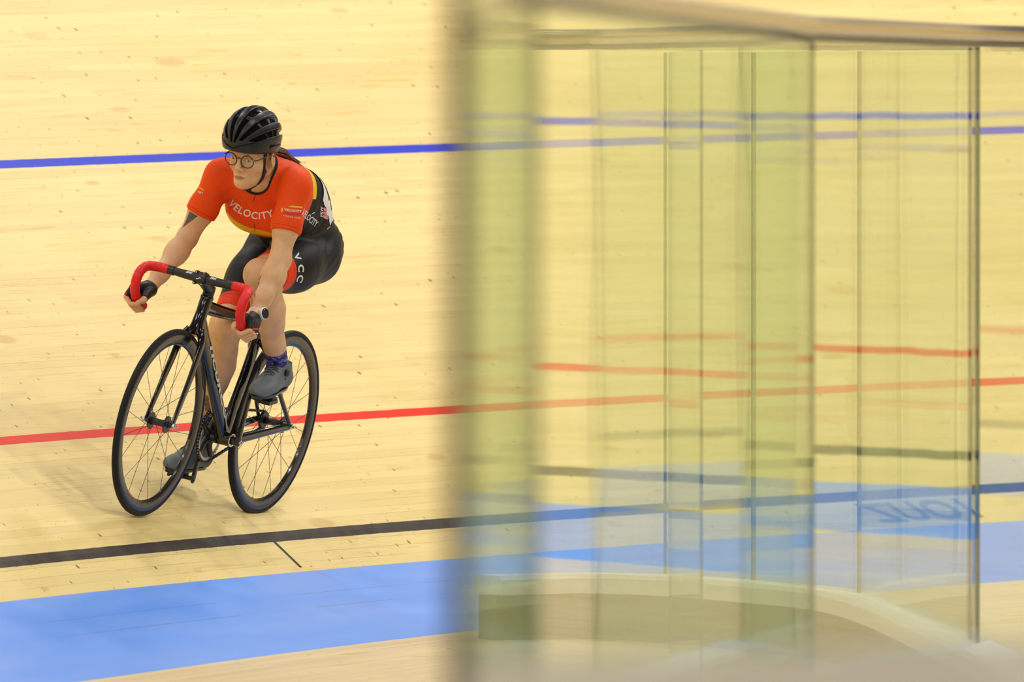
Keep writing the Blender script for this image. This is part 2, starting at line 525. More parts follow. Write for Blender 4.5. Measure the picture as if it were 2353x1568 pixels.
tag(fb, 'added milky board standing in for a pale reflection in the glass, bottom right, blurred', 'board')
# ================================================================ THE BICYCLE
# bike space: x forward, y to the rider's left, z up in the plane of the wheels, origin under the rear axle
BS = 1.0085
RM = np.array([[-0.40064446, 0.89179864, 0.21018852], [-0.91597532, -0.3952965, -0.06877422], [0.02175403, -0.22008151, 0.97523889]])
BO = CAM + (np.array([-0.9128415, 47.7143492, 0.53827787]) - CAM) * BS
def basis(R, o, s=1.0):
    m = Matrix.Identity(4)
    for i in range(3):
        for j in range(3): m[i][j] = float(R[i][j]) * s
        m[i][3] = float(o[i])
    return m
MB = basis(RM, BO, BS)
bike = bpy.data.objects.new('track_bicycle', None); COL.objects.link(bike)
bike.matrix_world = MB
bike.empty_display_size = 0.1
tag(bike, 'black fixed-gear track bicycle with red taped drop handlebars and deep-rimmed wheels', 'bicycle')

def to_px(x, y, z):
    q = BO + BS * RM @ np.array([x, y, z]) - CAM
    fw = np.array([0, math.cos(PITCH), -math.sin(PITCH)]); up = np.array([0, math.sin(PITCH), math.cos(PITCH)])
    d = q @ fw
    return W / 2 + FPX * q[0] / d, H / 2 - FPX * (q @ up) / d

M_GLOSS = simple('gloss_black_lacquer', (0.006, 0.006, 0.007), 0.09, spec=0.45, coat=0.5)
M_SATIN = simple('satin_black_alloy', (0.018, 0.017, 0.017), 0.36, spec=0.5)
M_RUBBER = simple('black_tyre_rubber', (0.012, 0.0115, 0.0115), 0.6, spec=0.25)
M_RIM = simple('dark_anodised_rim', (0.014, 0.0125, 0.011), 0.18, spec=0.5, coat=0.1)
M_SILVER = simple('polished_steel', (0.62, 0.62, 0.62), 0.22, metal=1.0)
M_STEEL = simple('dark_spoke_steel', (0.06, 0.055, 0.05), 0.3, metal=0.7)
M_CHAIN = simple('oiled_chain', (0.05, 0.045, 0.04), 0.35, metal=0.8)
M_TAPE = simple('red_bar_tape', (0.78, 0.012, 0.014), 0.42, spec=0.4, bump=(220.0, 0.0004))
M_GREYTXT = simple('grey_rim_print', (0.12, 0.11, 0.10), 0.4)
M_WHITE = simple('white_print', (0.78, 0.78, 0.78), 0.5)
M_LIME = simple('lime_print', (0.55, 0.62, 0.08), 0.45)

def etube(path, wy, wn, seg=14, capr=True):
    """tube in planes parallel to xz: half-width wy across the bike, wn in the plane; smooth path"""
    P_ = [np.array(p, float) for p in path]
    n = len(P_); V = []; F = []
    for i, p in enumerate(P_):
        t = P_[min(i + 1, n - 1)] - P_[max(i - 1, 0)]; t /= np.linalg.norm(t)
        yv = np.array([0, 1.0, 0]); yv -= t * (yv @ t); yv /= np.linalg.norm(yv)
        nv = np.cross(t, yv)
        for k in range(seg):
            a = 2 * math.pi * k / seg
            V.append(p + yv * math.cos(a) * wy[i] + nv * math.sin(a) * wn[i])
    for i in range(n - 1):
        for k in range(seg):
            k2 = (k + 1) % seg
            F.append((i * seg + k, i * seg + k2, (i + 1) * seg + k2, (i + 1) * seg + k))
    F.append(tuple(range(seg))[::-1]); F.append(tuple((n - 1) * seg + k for k in range(seg)))
    return V, F

def join(parts):
    V = []; F = []
    for v, f in parts:
        b = len(V); V += list(v); F += [tuple(i + b for i in q) for q in f]
    return V, F

def spline(pts, n=8):
    """Catmull-Rom through pts"""
    P_ = [np.array(p, float) for p in pts]
    P_ = [2 * P_[0] - P_[1]] + P_ + [2 * P_[-1] - P_[-2]]
    out = []
    for i in range(1, len(P_) - 2):
        for k in range(n):
            t = k / n
            a, b, c, d = P_[i - 1], P_[i], P_[i + 1], P_[i + 2]
            out.append(0.5 * ((2 * b) + (c - a) * t + (2 * a - 5 * b + 4 * c - d) * t * t + (3 * b - a - 3 * c + d) * t ** 3))
    out.append(P_[-2])
    return out
def lerp_list(vals, n):
    x = np.linspace(0, len(vals) - 1, n)
    return list(np.interp(x, range(len(vals)), vals))

def lathe_y(profile, c, seg=48, closed=True):
    """revolve (r, y) points about an axis along y through c"""
    V = []; F = []; n = len(profile)
    for i in range(seg):
        a = 2 * math.pi * i / seg
        for r, y in profile: V.append((c[0] + r * math.cos(a), c[1] + y, c[2] + r * math.sin(a)))
    for i in range(seg):
        j = (i + 1) % seg
        for k in range(n if closed else n - 1):
            k2 = (k + 1) % n
            F.append((i * n + k, j * n + k, j * n + k2, i * n + k2))
    if not closed:
        F.append(tuple(i * n for i in range(seg))); F.append(tuple(i * n + n - 1 for i in range(seg))[::-1])
    return V, F

def part(name, vf, mat, parent, smooth=True):
    o = link(name, mesh_of(name, vf[0], vf[1]), mat, parent, smooth)
    if smooth:
        try: o.data.set_sharp_from_angle(angle=math.radians(42))
        except Exception: pass
    return o

def box(c, s, R=None):
    V = []
    for dx in (-1, 1):
        for dy in (-1, 1):
            for dz in (-1, 1):
                v = np.array([dx * s[0] / 2, dy * s[1] / 2, dz * s[2] / 2])
                if R is not None: v = R @ v
                V.append(np.array(c) + v)
    return V, [(0, 1, 3, 2), (4, 6, 7, 5), (0, 4, 5, 1), (2, 3, 7, 6), (0, 2, 6, 4), (1, 5, 7, 3)]

def text2d(s, size=1.0, bold=0.0, shear=0.0, spacing=1.0, maxlen=None):
    cu = bpy.data.curves.new('t', 'FONT'); cu.body = s; cu.size = size; cu.offset = bold; cu.shear = shear
    cu.space_character = spacing; cu.resolution_u = 3; cu.fill_mode = 'FRONT'
    ob = bpy.data.objects.new('t', cu); COL.objects.link(ob)
    dg = bpy.context.evaluated_depsgraph_get(); dg.update()
    me = bpy.data.meshes.new_from_object(ob.evaluated_get(dg))
    bpy.data.objects.remove(ob); bpy.data.curves.remove(cu)
    bm = bmesh.new(); bm.from_mesh(me); bpy.data.meshes.remove(me)
    bmesh.ops.triangulate(bm, faces=bm.faces)
    L = maxlen or size * 0.16
    for _ in range(3):
        ed = [e for e in bm.edges if e.calc_length() > L]
        if not ed: break
        bmesh.ops.subdivide_edges(bm, edges=ed, cuts=1, use_grid_fill=False)
        bmesh.ops.triangulate(bm, faces=bm.faces)
    bm.verts.ensure_lookup_table()
    V = [(v.co.x, v.co.y) for v in bm.verts]; F = [tuple(v.index for v in f.verts) for f in bm.faces]
    bm.free()
    return V, F

RW = 0.334; FA = np.array([0.955, 0, RW]); BB = np.array([0.4075, 0, 0.278])

def wheel(cx, nspoke, hubw, name_txt, label, txa):
    c = (cx, 0, RW)
    a = np.linspace(0, 2 * math.pi, 14, endpoint=False)
    rim = [(0.3145, 0.0098), (0.3100, 0.0105), (0.300, 0.0108), (0.288, 0.0092), (0.279, 0.0055), (0.2765, 0.0), (0.279, -0.0055), (0.288, -0.0092), (0.300, -0.0108), (0.3100, -0.0105), (0.3145, -0.0098), (0.311, -0.005), (0.310, 0.0), (0.311, 0.005)]
    w = part('wheel', lathe_y(rim, c, 128), M_RIM, bike)
    w['label'] = label
    part('tyre', lathe_y([(0.3225 + 0.0115 * math.cos(t), 0.0118 * math.sin(t)) for t in a], c, 128), M_RUBBER, w)
    hw = hubw
    h = part('hub', join([lathe_y([(0.009, -hw), (0.009, -hw * 0.7), (0.013, -hw * 0.62), (0.0125, 0), (0.013, hw * 0.62), (0.009, hw * 0.7), (0.009, hw)], c, 24, False),
                          lathe_y([(0.014, -hw * 0.66), (0.030, -hw * 0.66), (0.0305, -hw * 0.58), (0.014, -hw * 0.58)], c, 32),
                          lathe_y([(0.014, hw * 0.66), (0.030, hw * 0.66), (0.0305, hw * 0.58), (0.014, hw * 0.58)], c, 32)]), M_SATIN, w)
    for sg in (1, -1):
        part('axle_nut', join([lathe_y([(0.0105, sg * (hw + 0.004)), (0.0105, sg * (hw + 0.013)), (0.007, sg * (hw + 0.015))], c, 6, False), lathe_y([(0.005, sg * (hw + 0.012)), (0.005, sg * (hw + 0.022)), (0.003, sg * (hw + 0.0235))], c, 14, False)]), M_SILVER, h, smooth=False)
    for i in range(nspoke):
        sg = 1 if i % 2 else -1
        ar = 2 * math.pi * (i + 0.5) / nspoke
        k = (i // 2) % 2
        ah = ar + (1.05 if k else -1.05)
        p0 = (cx + 0.024 * math.cos(ah), sg * hw * 0.62, RW + 0.024 * math.sin(ah))
        p1 = (cx + 0.281 * math.cos(ar), sg * 0.001, RW + 0.281 * math.sin(ar))
        part('spoke', tube([p0, p1], 0.00095, 6), M_STEEL, w)
        q = np.array(p1) + (np.array(p0) - np.array(p1)) * 0.035
        part('nipple', tube([tuple(q), p1], 0.0022, 6), M_SILVER, w)
    # printed words round the near face of the rim, tops of the letters toward the hub
    for a0, dirn in ((txa, 1), (txa + 3.14, 1)):
        V, F = text2d(name_txt, 0.036, 0.0006, 0.0)
        mxx = max(v[0] for v in V)
        VV = []
        for u, v in V:
            an = a0 + (u - mxx / 2) / 0.30
            r = 0.2860 + (v - 0.0) * 0.62
            yy = np.interp(r, [0.2765, 0.279, 0.288, 0.300, 0.311], [0, 0.0055, 0.0092, 0.0108, 0.0106]) + 0.0004
            VV.append((cx + r * math.cos(an), yy, RW + r * math.sin(an)))
        part('rim_lettering', (VV, F), M_GREYTXT, w)
    return w
wf = wheel(0.955, 20, 0.050, 'american classic', 'front wheel, toward the camera', -1.35)
wr = wheel(0.0, 24, 0.060, 'american classic', 'rear wheel', -2.0)

# frame
dt = spline([(0.795, 0, 0.700), (0.70, 0, 0.598), (0.55, 0, 0.440), (0.41, 0, 0.292)], 6)
ttb = spline([(0.785, 0, 0.748), (0.62, 0, 0.728), (0.45, 0, 0.712), (0.275, 0, 0.700)], 5)
stt = spline([(0.405, 0, 0.280), (0.372, 0, 0.38), (0.330, 0, 0.50), (0.295, 0, 0.62), (0.262, 0, 0.735)], 5)
ht = [(0.7795, 0, 0.786), (0.7805, 0, 0.781), (0.7835, 0, 0.772), (0.797, 0, 0.727), (0.811, 0, 0.684), (0.8155, 0, 0.668)]
fr = [etube(dt, lerp_list([0.017, 0.018, 0.020, 0.024], len(dt)), lerp_list([0.030, 0.032, 0.031, 0.028], len(dt)), 18),
      etube(ttb, lerp_list([0.020, 0.018, 0.016], len(ttb)), lerp_list([0.026, 0.021, 0.017], len(ttb)), 18),
      etube(stt, lerp_list([0.021, 0.016, 0.015, 0.015], len(stt)), lerp_list([0.024, 0.030, 0.031, 0.026], len(stt)), 18),
      etube(ht, [0.0225, 0.0240, 0.0225, 0.0215, 0.0235, 0.0265], [0.0235, 0.0250, 0.0240, 0.0235, 0.0255, 0.0285], 20),
      lathe_y([(0.024, -0.036), (0.024, 0.036)], BB, 28, False)]
frame = part('frame', join(fr), M_GLOSS, bike)
for sg in (1, -1):
    cs = spline([(0.395, sg * 0.020, 0.278), (0.32, sg * 0.034, 0.286), (0.12, sg * 0.055, 0.318), (0.005, sg * 0.062, 0.332)], 6)
    part('chain_stay', etube(cs, lerp_list([0.012, 0.0085, 0.006], len(cs)), lerp_list([0.021, 0.017, 0.013], len(cs)), 14), M_GLOSS, frame)
    ss = spline([(0.305, sg * 0.012, 0.63), (0.27, sg * 0.030, 0.60), (0.12, sg * 0.050, 0.455), (0.004, sg * 0.062, 0.345)], 6)
    part('seat_stay', etube(ss, lerp_list([0.008, 0.007, 0.006], len(ss)), lerp_list([0.013, 0.011, 0.009], len(ss)), 12), M_GLOSS, frame)
    part('dropout', join([box((-0.004, sg * 0.062, 0.334), (0.040, 0.006, 0.022))]), M_SILVER, frame, smooth=False)
# lettering down the left side of the down tube
V, F = text2d('TICURCO', 0.052, 0.0022, 0.25, 1.05)
mx = max(v[0] for v in V)
dtp = np.array(dt); seglen = np.concatenate([[0], np.cumsum(np.linalg.norm(np.diff(dtp, axis=0), axis=1))])
def on_tube(u, v, e):
    p = np.array([np.interp(u, seglen, dtp[:, k]) for k in range(3)])
    t = (dtp[-1] - dtp[0]) / np.linalg.norm(dtp[-1] - dtp[0]); nv = np.cross(t, [0, 1.0, 0])
    if nv[2] < 0: nv = -nv
    hn = 0.031; hy = np.interp(u, [0, 0.2, 0.55], [0.0175, 0.0185, 0.0225])
    s_ = max(-0.96, min(0.96, v / hn))
    return p + nv * v + np.array([0, hy * math.sqrt(1 - s_ * s_) + e, 0])
for nm, mat, e, dv in (('lettering_edge', M_LIME, 0.0006, 0.0022), ('lettering', M_WHITE, 0.0012, 0.0)):
    part(nm, ([on_tube(0.105 + u * 0.385 / mx, (v - 0.004) * 0.58 + dv, e) for u, v in V], F), mat, frame)

# fork
fk = []
for sg in (1, -1):
    p = spline([(0.818, sg * 0.018, 0.664), (0.834, sg * 0.040, 0.625), (0.868, sg * 0.047, 0.535), (0.925, sg * 0.050, 0.405), (0.955, sg * 0.052, 0.338)], 7)
    fk.append(etube(p, lerp_list([0.017, 0.011, 0.0085, 0.007, 0.006], len(p)), lerp_list([0.026, 0.022, 0.020, 0.015, 0.011], len(p)), 16))
fk.append(etube([(0.8145, 0, 0.669), (0.819, 0, 0.655), (0.822, 0, 0.645)], [0.026, 0.032, 0.028], [0.026, 0.028, 0.020], 20))
part('fork', join(fk), M_GLOSS, bike)
# stem and bars
stem = part('stem', join([etube([(0.7795, 0, 0.784), (0.772, 0, 0.812), (0.7695, 0, 0.822)], [0.0205, 0.0200, 0.019], [0.0205, 0.0200, 0.019], 20),
                          etube(spline([(0.770, 0, 0.806), (0.80, 0, 0.820), (0.848, 0, 0.842)], 4), lerp_list([0.018, 0.018, 0.020], 9), lerp_list([0.023, 0.020, 0.019], 9), 18),
                          lathe_y([(0.0215, -0.023), (0.0225, -0.02), (0.0225, 0.02), (0.0215, 0.023)], (0.863, 0, 0.849), 28, False)]), M_SATIN, bike)
for sy in (1, -1):
    for dx, dz in ((0.006, 0.0195), (0.011, -0.0185)):
        part('clamp_bolt', join([tube([(0.863 + dx - 0.008, sy * 0.015, 0.849 + dz), (0.863 + dx + 0.010, sy * 0.015, 0.849 + dz)], 0.0054, 10)]), M_SATIN, stem)
        part('bolt_head', tube([(0.863 + dx + 0.010, sy * 0.015, 0.849 + dz), (0.863 + dx + 0.0112, sy * 0.015, 0.849 + dz)], 0.0026, 8), M_SILVER, stem)
# small wing emblem on the clamp face
V = []; F = []
for k, (r0, sh) in enumerate(((0.0, 0.0), (-0.0045, 0.004))):
    for i in range(9):
        t = i / 8; yy = (t - 0.5) * 0.020; zz = 0.003 * math.sin(t * 6.28) + r0 + sh
        th_ = 0.0014 * math.sin(math.pi * t) + 0.0003
        for d_ in (-1, 1):
            za = zz + d_ * th_
            V.append((0.863 + math.sqrt(max(0, 0.0232 ** 2 - za * za)), -yy, 0.849 + za))
    for i in range(8):
        b = k * 18 + i * 2; F.append((b, b + 1, b + 3, b + 2))
part('emblem', (V, F), M_WHITE, stem)
hb = []
def barpath(sg):
    return spline([(0.863, 0, 0.849), (0.863, sg * 0.06, 0.849), (0.864, sg * 0.13, 0.851), (0.872, sg * 0.178, 0.851), (0.894, sg * 0.200, 0.845), (0.922, sg * 0.206, 0.826),
                   (0.937, sg * 0.207, 0.795), (0.932, sg * 0.207, 0.762), (0.910, sg * 0.207, 0.734), (0.880, sg * 0.207, 0.716), (0.838, sg * 0.207, 0.702)], 8)
cores = []
for sg in (1, -1):
    p = barpath(sg)
    L = np.concatenate([[0], np.cumsum(np.linalg.norm(np.diff(np.array(p), axis=0), axis=1))])
    r = [float(np.interp(l, [0, 0.05, 0.075, 0.12], [0.0160, 0.0160, 0.0150, 0.0135])) for l in L]
    cores.append(tube(p, r, 16))
bar = part('handlebar', join(cores), M_SATIN, bike)
for sg in (1, -1):
    p = np.array(barpath(sg)); L = np.concatenate([[0], np.cumsum(np.linalg.norm(np.diff(p, axis=0), axis=1))])
    ls = np.arange(0.128, L[-1], 0.0015)
    pp = [tuple(np.array([np.interp(l, L, p[:, k]) for k in range(3)])) for l in ls]
    rr = [0.0168 + 0.0009 * (((l - 0.128) / 0.0185) % 1.0) for l in ls]
    part('bar_tape', tube(pp, rr, 20), M_TAPE, bar)
    ls = np.arange(0.105, 0.1295, 0.004)
    part('tape_end_wrap', tube([tuple(np.array([np.interp(l, L, p[:, k]) for k in range(3)])) for l in ls], [0.0163] * len(ls), 20), M_SATIN, bar)
    part('end_plug', tube([tuple(p[-1]), tuple(p[-1] + (p[-1] - p[-2]) / np.linalg.norm(p[-1] - p[-2]) * 0.006)], [0.0165, 0.013], 16), M_TAPE, bar)
    # white print on the bar beside the clamp
    V, F = text2d('3MR', 0.013, 0.0004, 0.3)
    VV = []
    for u, v in V:
        an = math.radians(60) - (v / 0.0162)
        yy = sg * 0.030 + (-u if sg > 0 else -u) + (0.035 if sg > 0 else -0.0)
        VV.append((0.863 + 0.0166 * math.cos(an), yy, 0.849 + 0.0166 * math.sin(an)))
    part('bar_print', (VV, F), M_WHITE, bar)
# saddle
sp = part('seat_post', etube([(0.262, 0, 0.72), (0.236, 0, 0.80), (0.222, 0, 0.838)], [0.012] * 3, [0.016] * 3, 14), M_SATIN, bike)
V = []; F = []
st = [(0.055, 0.030, 0.880), (0.065, 0.062, 0.884), (0.10, 0.072, 0.880), (0.14, 0.060, 0.872), (0.19, 0.034, 0.868), (0.25, 0.022, 0.868), (0.31, 0.018, 0.868), (0.33, 0.008, 0.862)]
for x, hw, z in st:
    for k in range(14):
        a = 2 * math.pi * k / 14
        V.append((x, hw * math.cos(a), z - 0.012 + (0.014 if math.sin(a) > 0 else 0.022) * math.sin(a)))
n = len(st)
for i in range(n - 1):
    for k in range(14): F.append((i * 14 + k, i * 14 + (k + 1) % 14, (i + 1) * 14 + (k + 1) % 14, (i + 1) * 14 + k))
F.append(tuple(range(14))[::-1]); F.append(tuple((n - 1) * 14 + k for k in range(14)))
sad = part('saddle', (V, F), M_SATIN, bike)
part('saddle_rail', join([tube([(0.10, s_ * 0.02, 0.862), (0.16, s_ * 0.02, 0.842), (0.26, s_ * 0.02, 0.842), (0.30, s_ * 0.012, 0.858)], 0.0035, 8) for s_ in (1, -1)]), M_SILVER, sad)
# cranks, chainring, chain
LE = np.array([0.386, 0.075, 0.4415]); RE = np.array([0.429, -0.072, 0.1145])
def crank(e, y0):
    b = np.array([BB[0], y0, BB[2]])
    d = np.array([e[0] - b[0], 0, e[2] - b[2]]); L = np.linalg.norm(d); d /= L
    p = [b - d * 0.018, b - d * 0.014, b, b + d * 0.04, b + d * L * 0.55, b + d * (L - 0.02), b + d * L, b + d * (L + 0.012), b + d * (L + 0.016)]
    wn = [0.004, 0.013, 0.0175, 0.0150, 0.0125, 0.0125, 0.0135, 0.009, 0.003]
    wy = [0.005, 0.010, 0.0115, 0.0085, 0.0075, 0.0070, 0.0075, 0.006, 0.003]
    return etube(p, wy, wn, 16)
for e, y0, sg in ((LE, 0.062, 1), (RE, -0.066, -1)):
    cr = part('crank_arm', join([crank(e, y0), lathe_y([(0.014, min(0, y0)), (0.014, max(0, y0))], BB, 18, False)]), M_GLOSS, bike)
    part('crank_bolt', lathe_y([(0.0085, y0 + sg * 0.010), (0.0085, y0 + sg * 0.0135), (0.0045, y0 + sg * 0.0140), (0.0045, y0 + sg * 0.011)], BB, 18), M_SILVER, cr)
    pc = e + np.array([0, sg * 0.055, 0])
    sl = -0.14 if sg > 0 else -0.05
    Rp = np.array([[math.cos(sl), 0, -math.sin(sl)], [0, 1, 0], [math.sin(sl), 0, math.cos(sl)]])
    part('pedal', join([box(pc + Rp @ np.array([0, 0, 0]), (0.066, 0.052, 0.013), Rp), box(pc + Rp @ np.array([-0.02, 0, 0.004]), (0.04, 0.04, 0.018), Rp),
                        tube([tuple(e + np.array([0, sg * 0.0, 0])), tuple(e + np.array([0, sg * 0.03, 0]))], 0.008, 12)]), M_SATIN, bike, smooth=False)
part('bearing_ring', lathe_y([(0.020, 0.037), (0.0235, 0.037), (0.0235, 0.041), (0.020, 0.041)], BB, 28), M_SILVER, frame)
NT_ = 48; RC = 0.0970; YC = -0.046
prof = []
V = []; F = []
for i in range(NT_ * 4):
    a = 2 * math.pi * i / (NT_ * 4)
    ro = RC + (0.0022 if i % 4 in (1, 2) else -0.0030)
    for y in (-0.0015, 0.0015):
        V.append((BB[0] + ro * math.cos(a), YC + y, BB[2] + ro * math.sin(a)))
        V.append((BB[0] + 0.082 * math.cos(a), YC + y, BB[2] + 0.082 * math.sin(a)))
m = NT_ * 4
for i in range(m):
    j = (i + 1) % m
    F += [(i * 4, j * 4, j * 4 + 1, i * 4 + 1), (i * 4 + 2, i * 4 + 3, j * 4 + 3, j * 4 + 2), (i * 4, i * 4 + 2, j * 4 + 2, j * 4), (i * 4 + 1, j * 4 + 1, j * 4 + 3, i * 4 + 3)]
ring = part('chainring', (V, F), simple('brushed_alloy_ring', (0.50, 0.50, 0.51), 0.32, metal=0.85), bike, smooth=False)
sp_ = []
for k in range(5):
    a = 2 * math.pi * k / 5 + 0.5
    sp_.append(tube([(BB[0] + 0.01 * math.cos(a), YC - 0.004, BB[2] + 0.01 * math.sin(a)), (BB[0] + 0.05 * math.cos(a), YC - 0.004, BB[2] + 0.05 * math.sin(a)), (BB[0] + 0.086 * math.cos(a), YC, BB[2] + 0.086 * math.sin(a))], [0.014, 0.010, 0.008], 10))
spd = part('spider', join(sp_), M_SATIN, ring)
for k in range(5):
    a = 2 * math.pi * k / 5 + 0.5
    c_ = (BB[0] + 0.0865 * math.cos(a), 0, BB[2] + 0.0865 * math.sin(a))
    part('ring_bolt', lathe_y([(0.0055, YC - 0.010), (0.0055, YC + 0.0045)], c_, 12, False), M_SILVER, ring)
RS = 0.0305
part('sprocket', lathe_y([(0.018, -0.0015), (RS - 0.001, -0.0015), (RS - 0.001, 0.0015), (0.018, 0.0015)], (0, YC, RW), 30), M_CHAIN, wr)
# chain: closed path round ring and sprocket, outer and inner link plates in turn
c1 = np.array([BB[0], BB[2]]); c2 = np.array([0.0, RW])
dv = c2 - c1; D = np.linalg.norm(dv); ang = math.atan2(dv[1], dv[0]); al = math.acos((RC - RS) / D)
a_top, a_bot = ang - al, ang + al
path = []
n1 = 64
for i in range(n1 + 1):   # round the ring from the lower tangent, over the front, to the upper one
    a = a_bot + (a_top + 2 * math.pi - a_bot) * i / n1
    path.append(c1 + RC * np.array([math.cos(a), math.sin(a)]))
pt1 = path[-1]; pt0 = path[0]
q1 = c2 + RS * np.array([math.cos(a_top), math.sin(a_top)]); q0 = c2 + RS * np.array([math.cos(a_bot), math.sin(a_bot)])
path += [pt1 + (q1 - pt1) * t for t in np.linspace(0.02, 1, 30)]
aa = np.linspace(a_top, a_bot, 18)
path += [c2 + RS * np.array([math.cos(a), math.sin(a)]) for a in aa[1:]]
path += [q0 + (pt0 - q0) * t for t in np.linspace(0.03, 0.98, 30)]
path = np.array(path + [path[0]])
cl = np.concatenate([[0], np.cumsum(np.linalg.norm(np.diff(path, axis=0), axis=1))])
nl = int(round(cl[-1] / 0.0127)) // 2 * 2
pins = np.array([[np.interp(l, cl, path[:, k]) for k in range(2)] for l in np.linspace(0, cl[-1], nl + 1)[:-1]])
ch = []
for i in range(nl):
    a, b = pins[i], pins[(i + 1) % nl]
    d = (b - a) / np.linalg.norm(b - a); n_ = np.array([-d[1], d[0]])
    off = 0.0042 if i % 2 else 0.0028
    for sy in (1, -1):
        pts2 = []
        for t, w_ in ((-0.32, 0.0016), (-0.2, 0.0038), (0.0, 0.0044), (0.5, 0.0030), (1.0, 0.0044), (1.2, 0.0038), (1.32, 0.0016)):
            pts2.append((t, w_))
        V = []
        for yy in (off * sy - 0.0005, off * sy + 0.0005):
            for t, w_ in pts2: q = a + (b - a) * t + n_ * w_; V.append((q[0], YC + yy, q[1]))
            for t, w_ in pts2[::-1]: q = a + (b - a) * t - n_ * w_; V.append((q[0], YC + yy, q[1]))
        F = [tuple(range(14)), tuple(range(27, 13, -1))] + [(k, k + 14, (k + 1) % 14 + 14, (k + 1) % 14) for k in range(14)]
        ch.append((V, F))
    ch.append(lathe_y([(0.0022, -0.0052), (0.0022, 0.0052)], (a[0], YC, a[1]), 6, False))
part('chain', join(ch), M_CHAIN, bike, smooth=False)
# ================================================================ IMPLICIT SURFACES FOR BODY, CLOTHES AND HELMET
def cap(P_, a, b, ra, rb):
    a = np.array(a, np.float32); b = np.array(b, np.float32)
    ba = b - a; L2 = float(ba @ ba) + 1e-12
    t = np.clip((P_ - a) @ ba / L2, 0, 1)
    d = P_ - a - t[..., None] * ba
    return np.sqrt((d * d).sum(-1)) - (ra + (rb - ra) * t)
def ell(P_, c, r, R=None):
    q = P_ - np.array(c, np.float32)
    if R is not None: q = q @ np.array(R, np.float32)      # columns of R are the ellipsoid's axes
    r = np.array(r, np.float32)
    k0 = np.sqrt(((q / r) ** 2).sum(-1)); k1 = np.sqrt(((q / (r * r)) ** 2).sum(-1)) + 1e-9
    return k0 * (k0 - 1.0) / k1
def smin(a, b, k):
    h = np.clip(0.5 + 0.5 * (b - a) / k, 0, 1)
    return b + (a - b) * h - k * h * (1 - h)
def smax(a, b, k): return -smin(-a, -b, k)

class Grid:
    def __init__(s, lo, hi, h):
        s.h = h; s.lo = np.array(lo, np.float32)
        s.n = np.ceil((np.array(hi) - np.array(lo)) / h).astype(int) + 1
        s.ax = [s.lo[i] + h * np.arange(s.n[i], dtype=np.float32) for i in range(3)]
    def pts(s, sl=None):
        sl = sl or (slice(None),) * 3
        return np.stack(np.meshgrid(s.ax[0][sl[0]], s.ax[1][sl[1]], s.ax[2][sl[2]], indexing='ij'), -1)
    def new(s): return np.full(tuple(s.n), 0.5, np.float32)
    def box(s, lo, hi):
        a = np.clip(((np.array(lo) - s.lo) / s.h).astype(int), 0, s.n - 1)
        b = np.clip(((np.array(hi) - s.lo) / s.h).astype(int) + 2, 1, s.n)
        return tuple(slice(int(x), int(y)) for x, y in zip(a, b))
    def add(s, D, prim, k=0.02, m=0.05):
        """smooth union of one primitive: ('c', a, b, ra, rb) or ('e', centre, radii[, R])"""
        if prim[0] == 'c':
            _, a, b, ra, rb = prim
            r = max(ra, rb); lo = np.minimum(a, b) - r - m; hi = np.maximum(a, b) + r + m
        else:
            c, r = np.array(prim[1]), max(prim[2]); lo = c - r - m; hi = c + r + m
        sl = s.box(lo, hi)
        P_ = s.pts(sl)
        d = cap(P_, *prim[1:]) if prim[0] == 'c' else ell(P_, *prim[1:])
        D[sl] = smin(D[sl], d, k)
    def sub(s, D, prim, k=0.005, m=0.03):
        if prim[0] == 'c':
            _, a, b, ra, rb = prim
            r = max(ra, rb); lo = np.minimum(a, b) - r - m; hi = np.maximum(a, b) + r + m
        else:
            c, r = np.array(prim[1]), max(prim[2]); lo = c - r - m; hi = c + r + m
        sl = s.box(lo, hi); P_ = s.pts(sl)
        d = cap(P_, *prim[1:]) if prim[0] == 'c' else ell(P_, *prim[1:])
        D[sl] = smax(D[sl], -d, k)

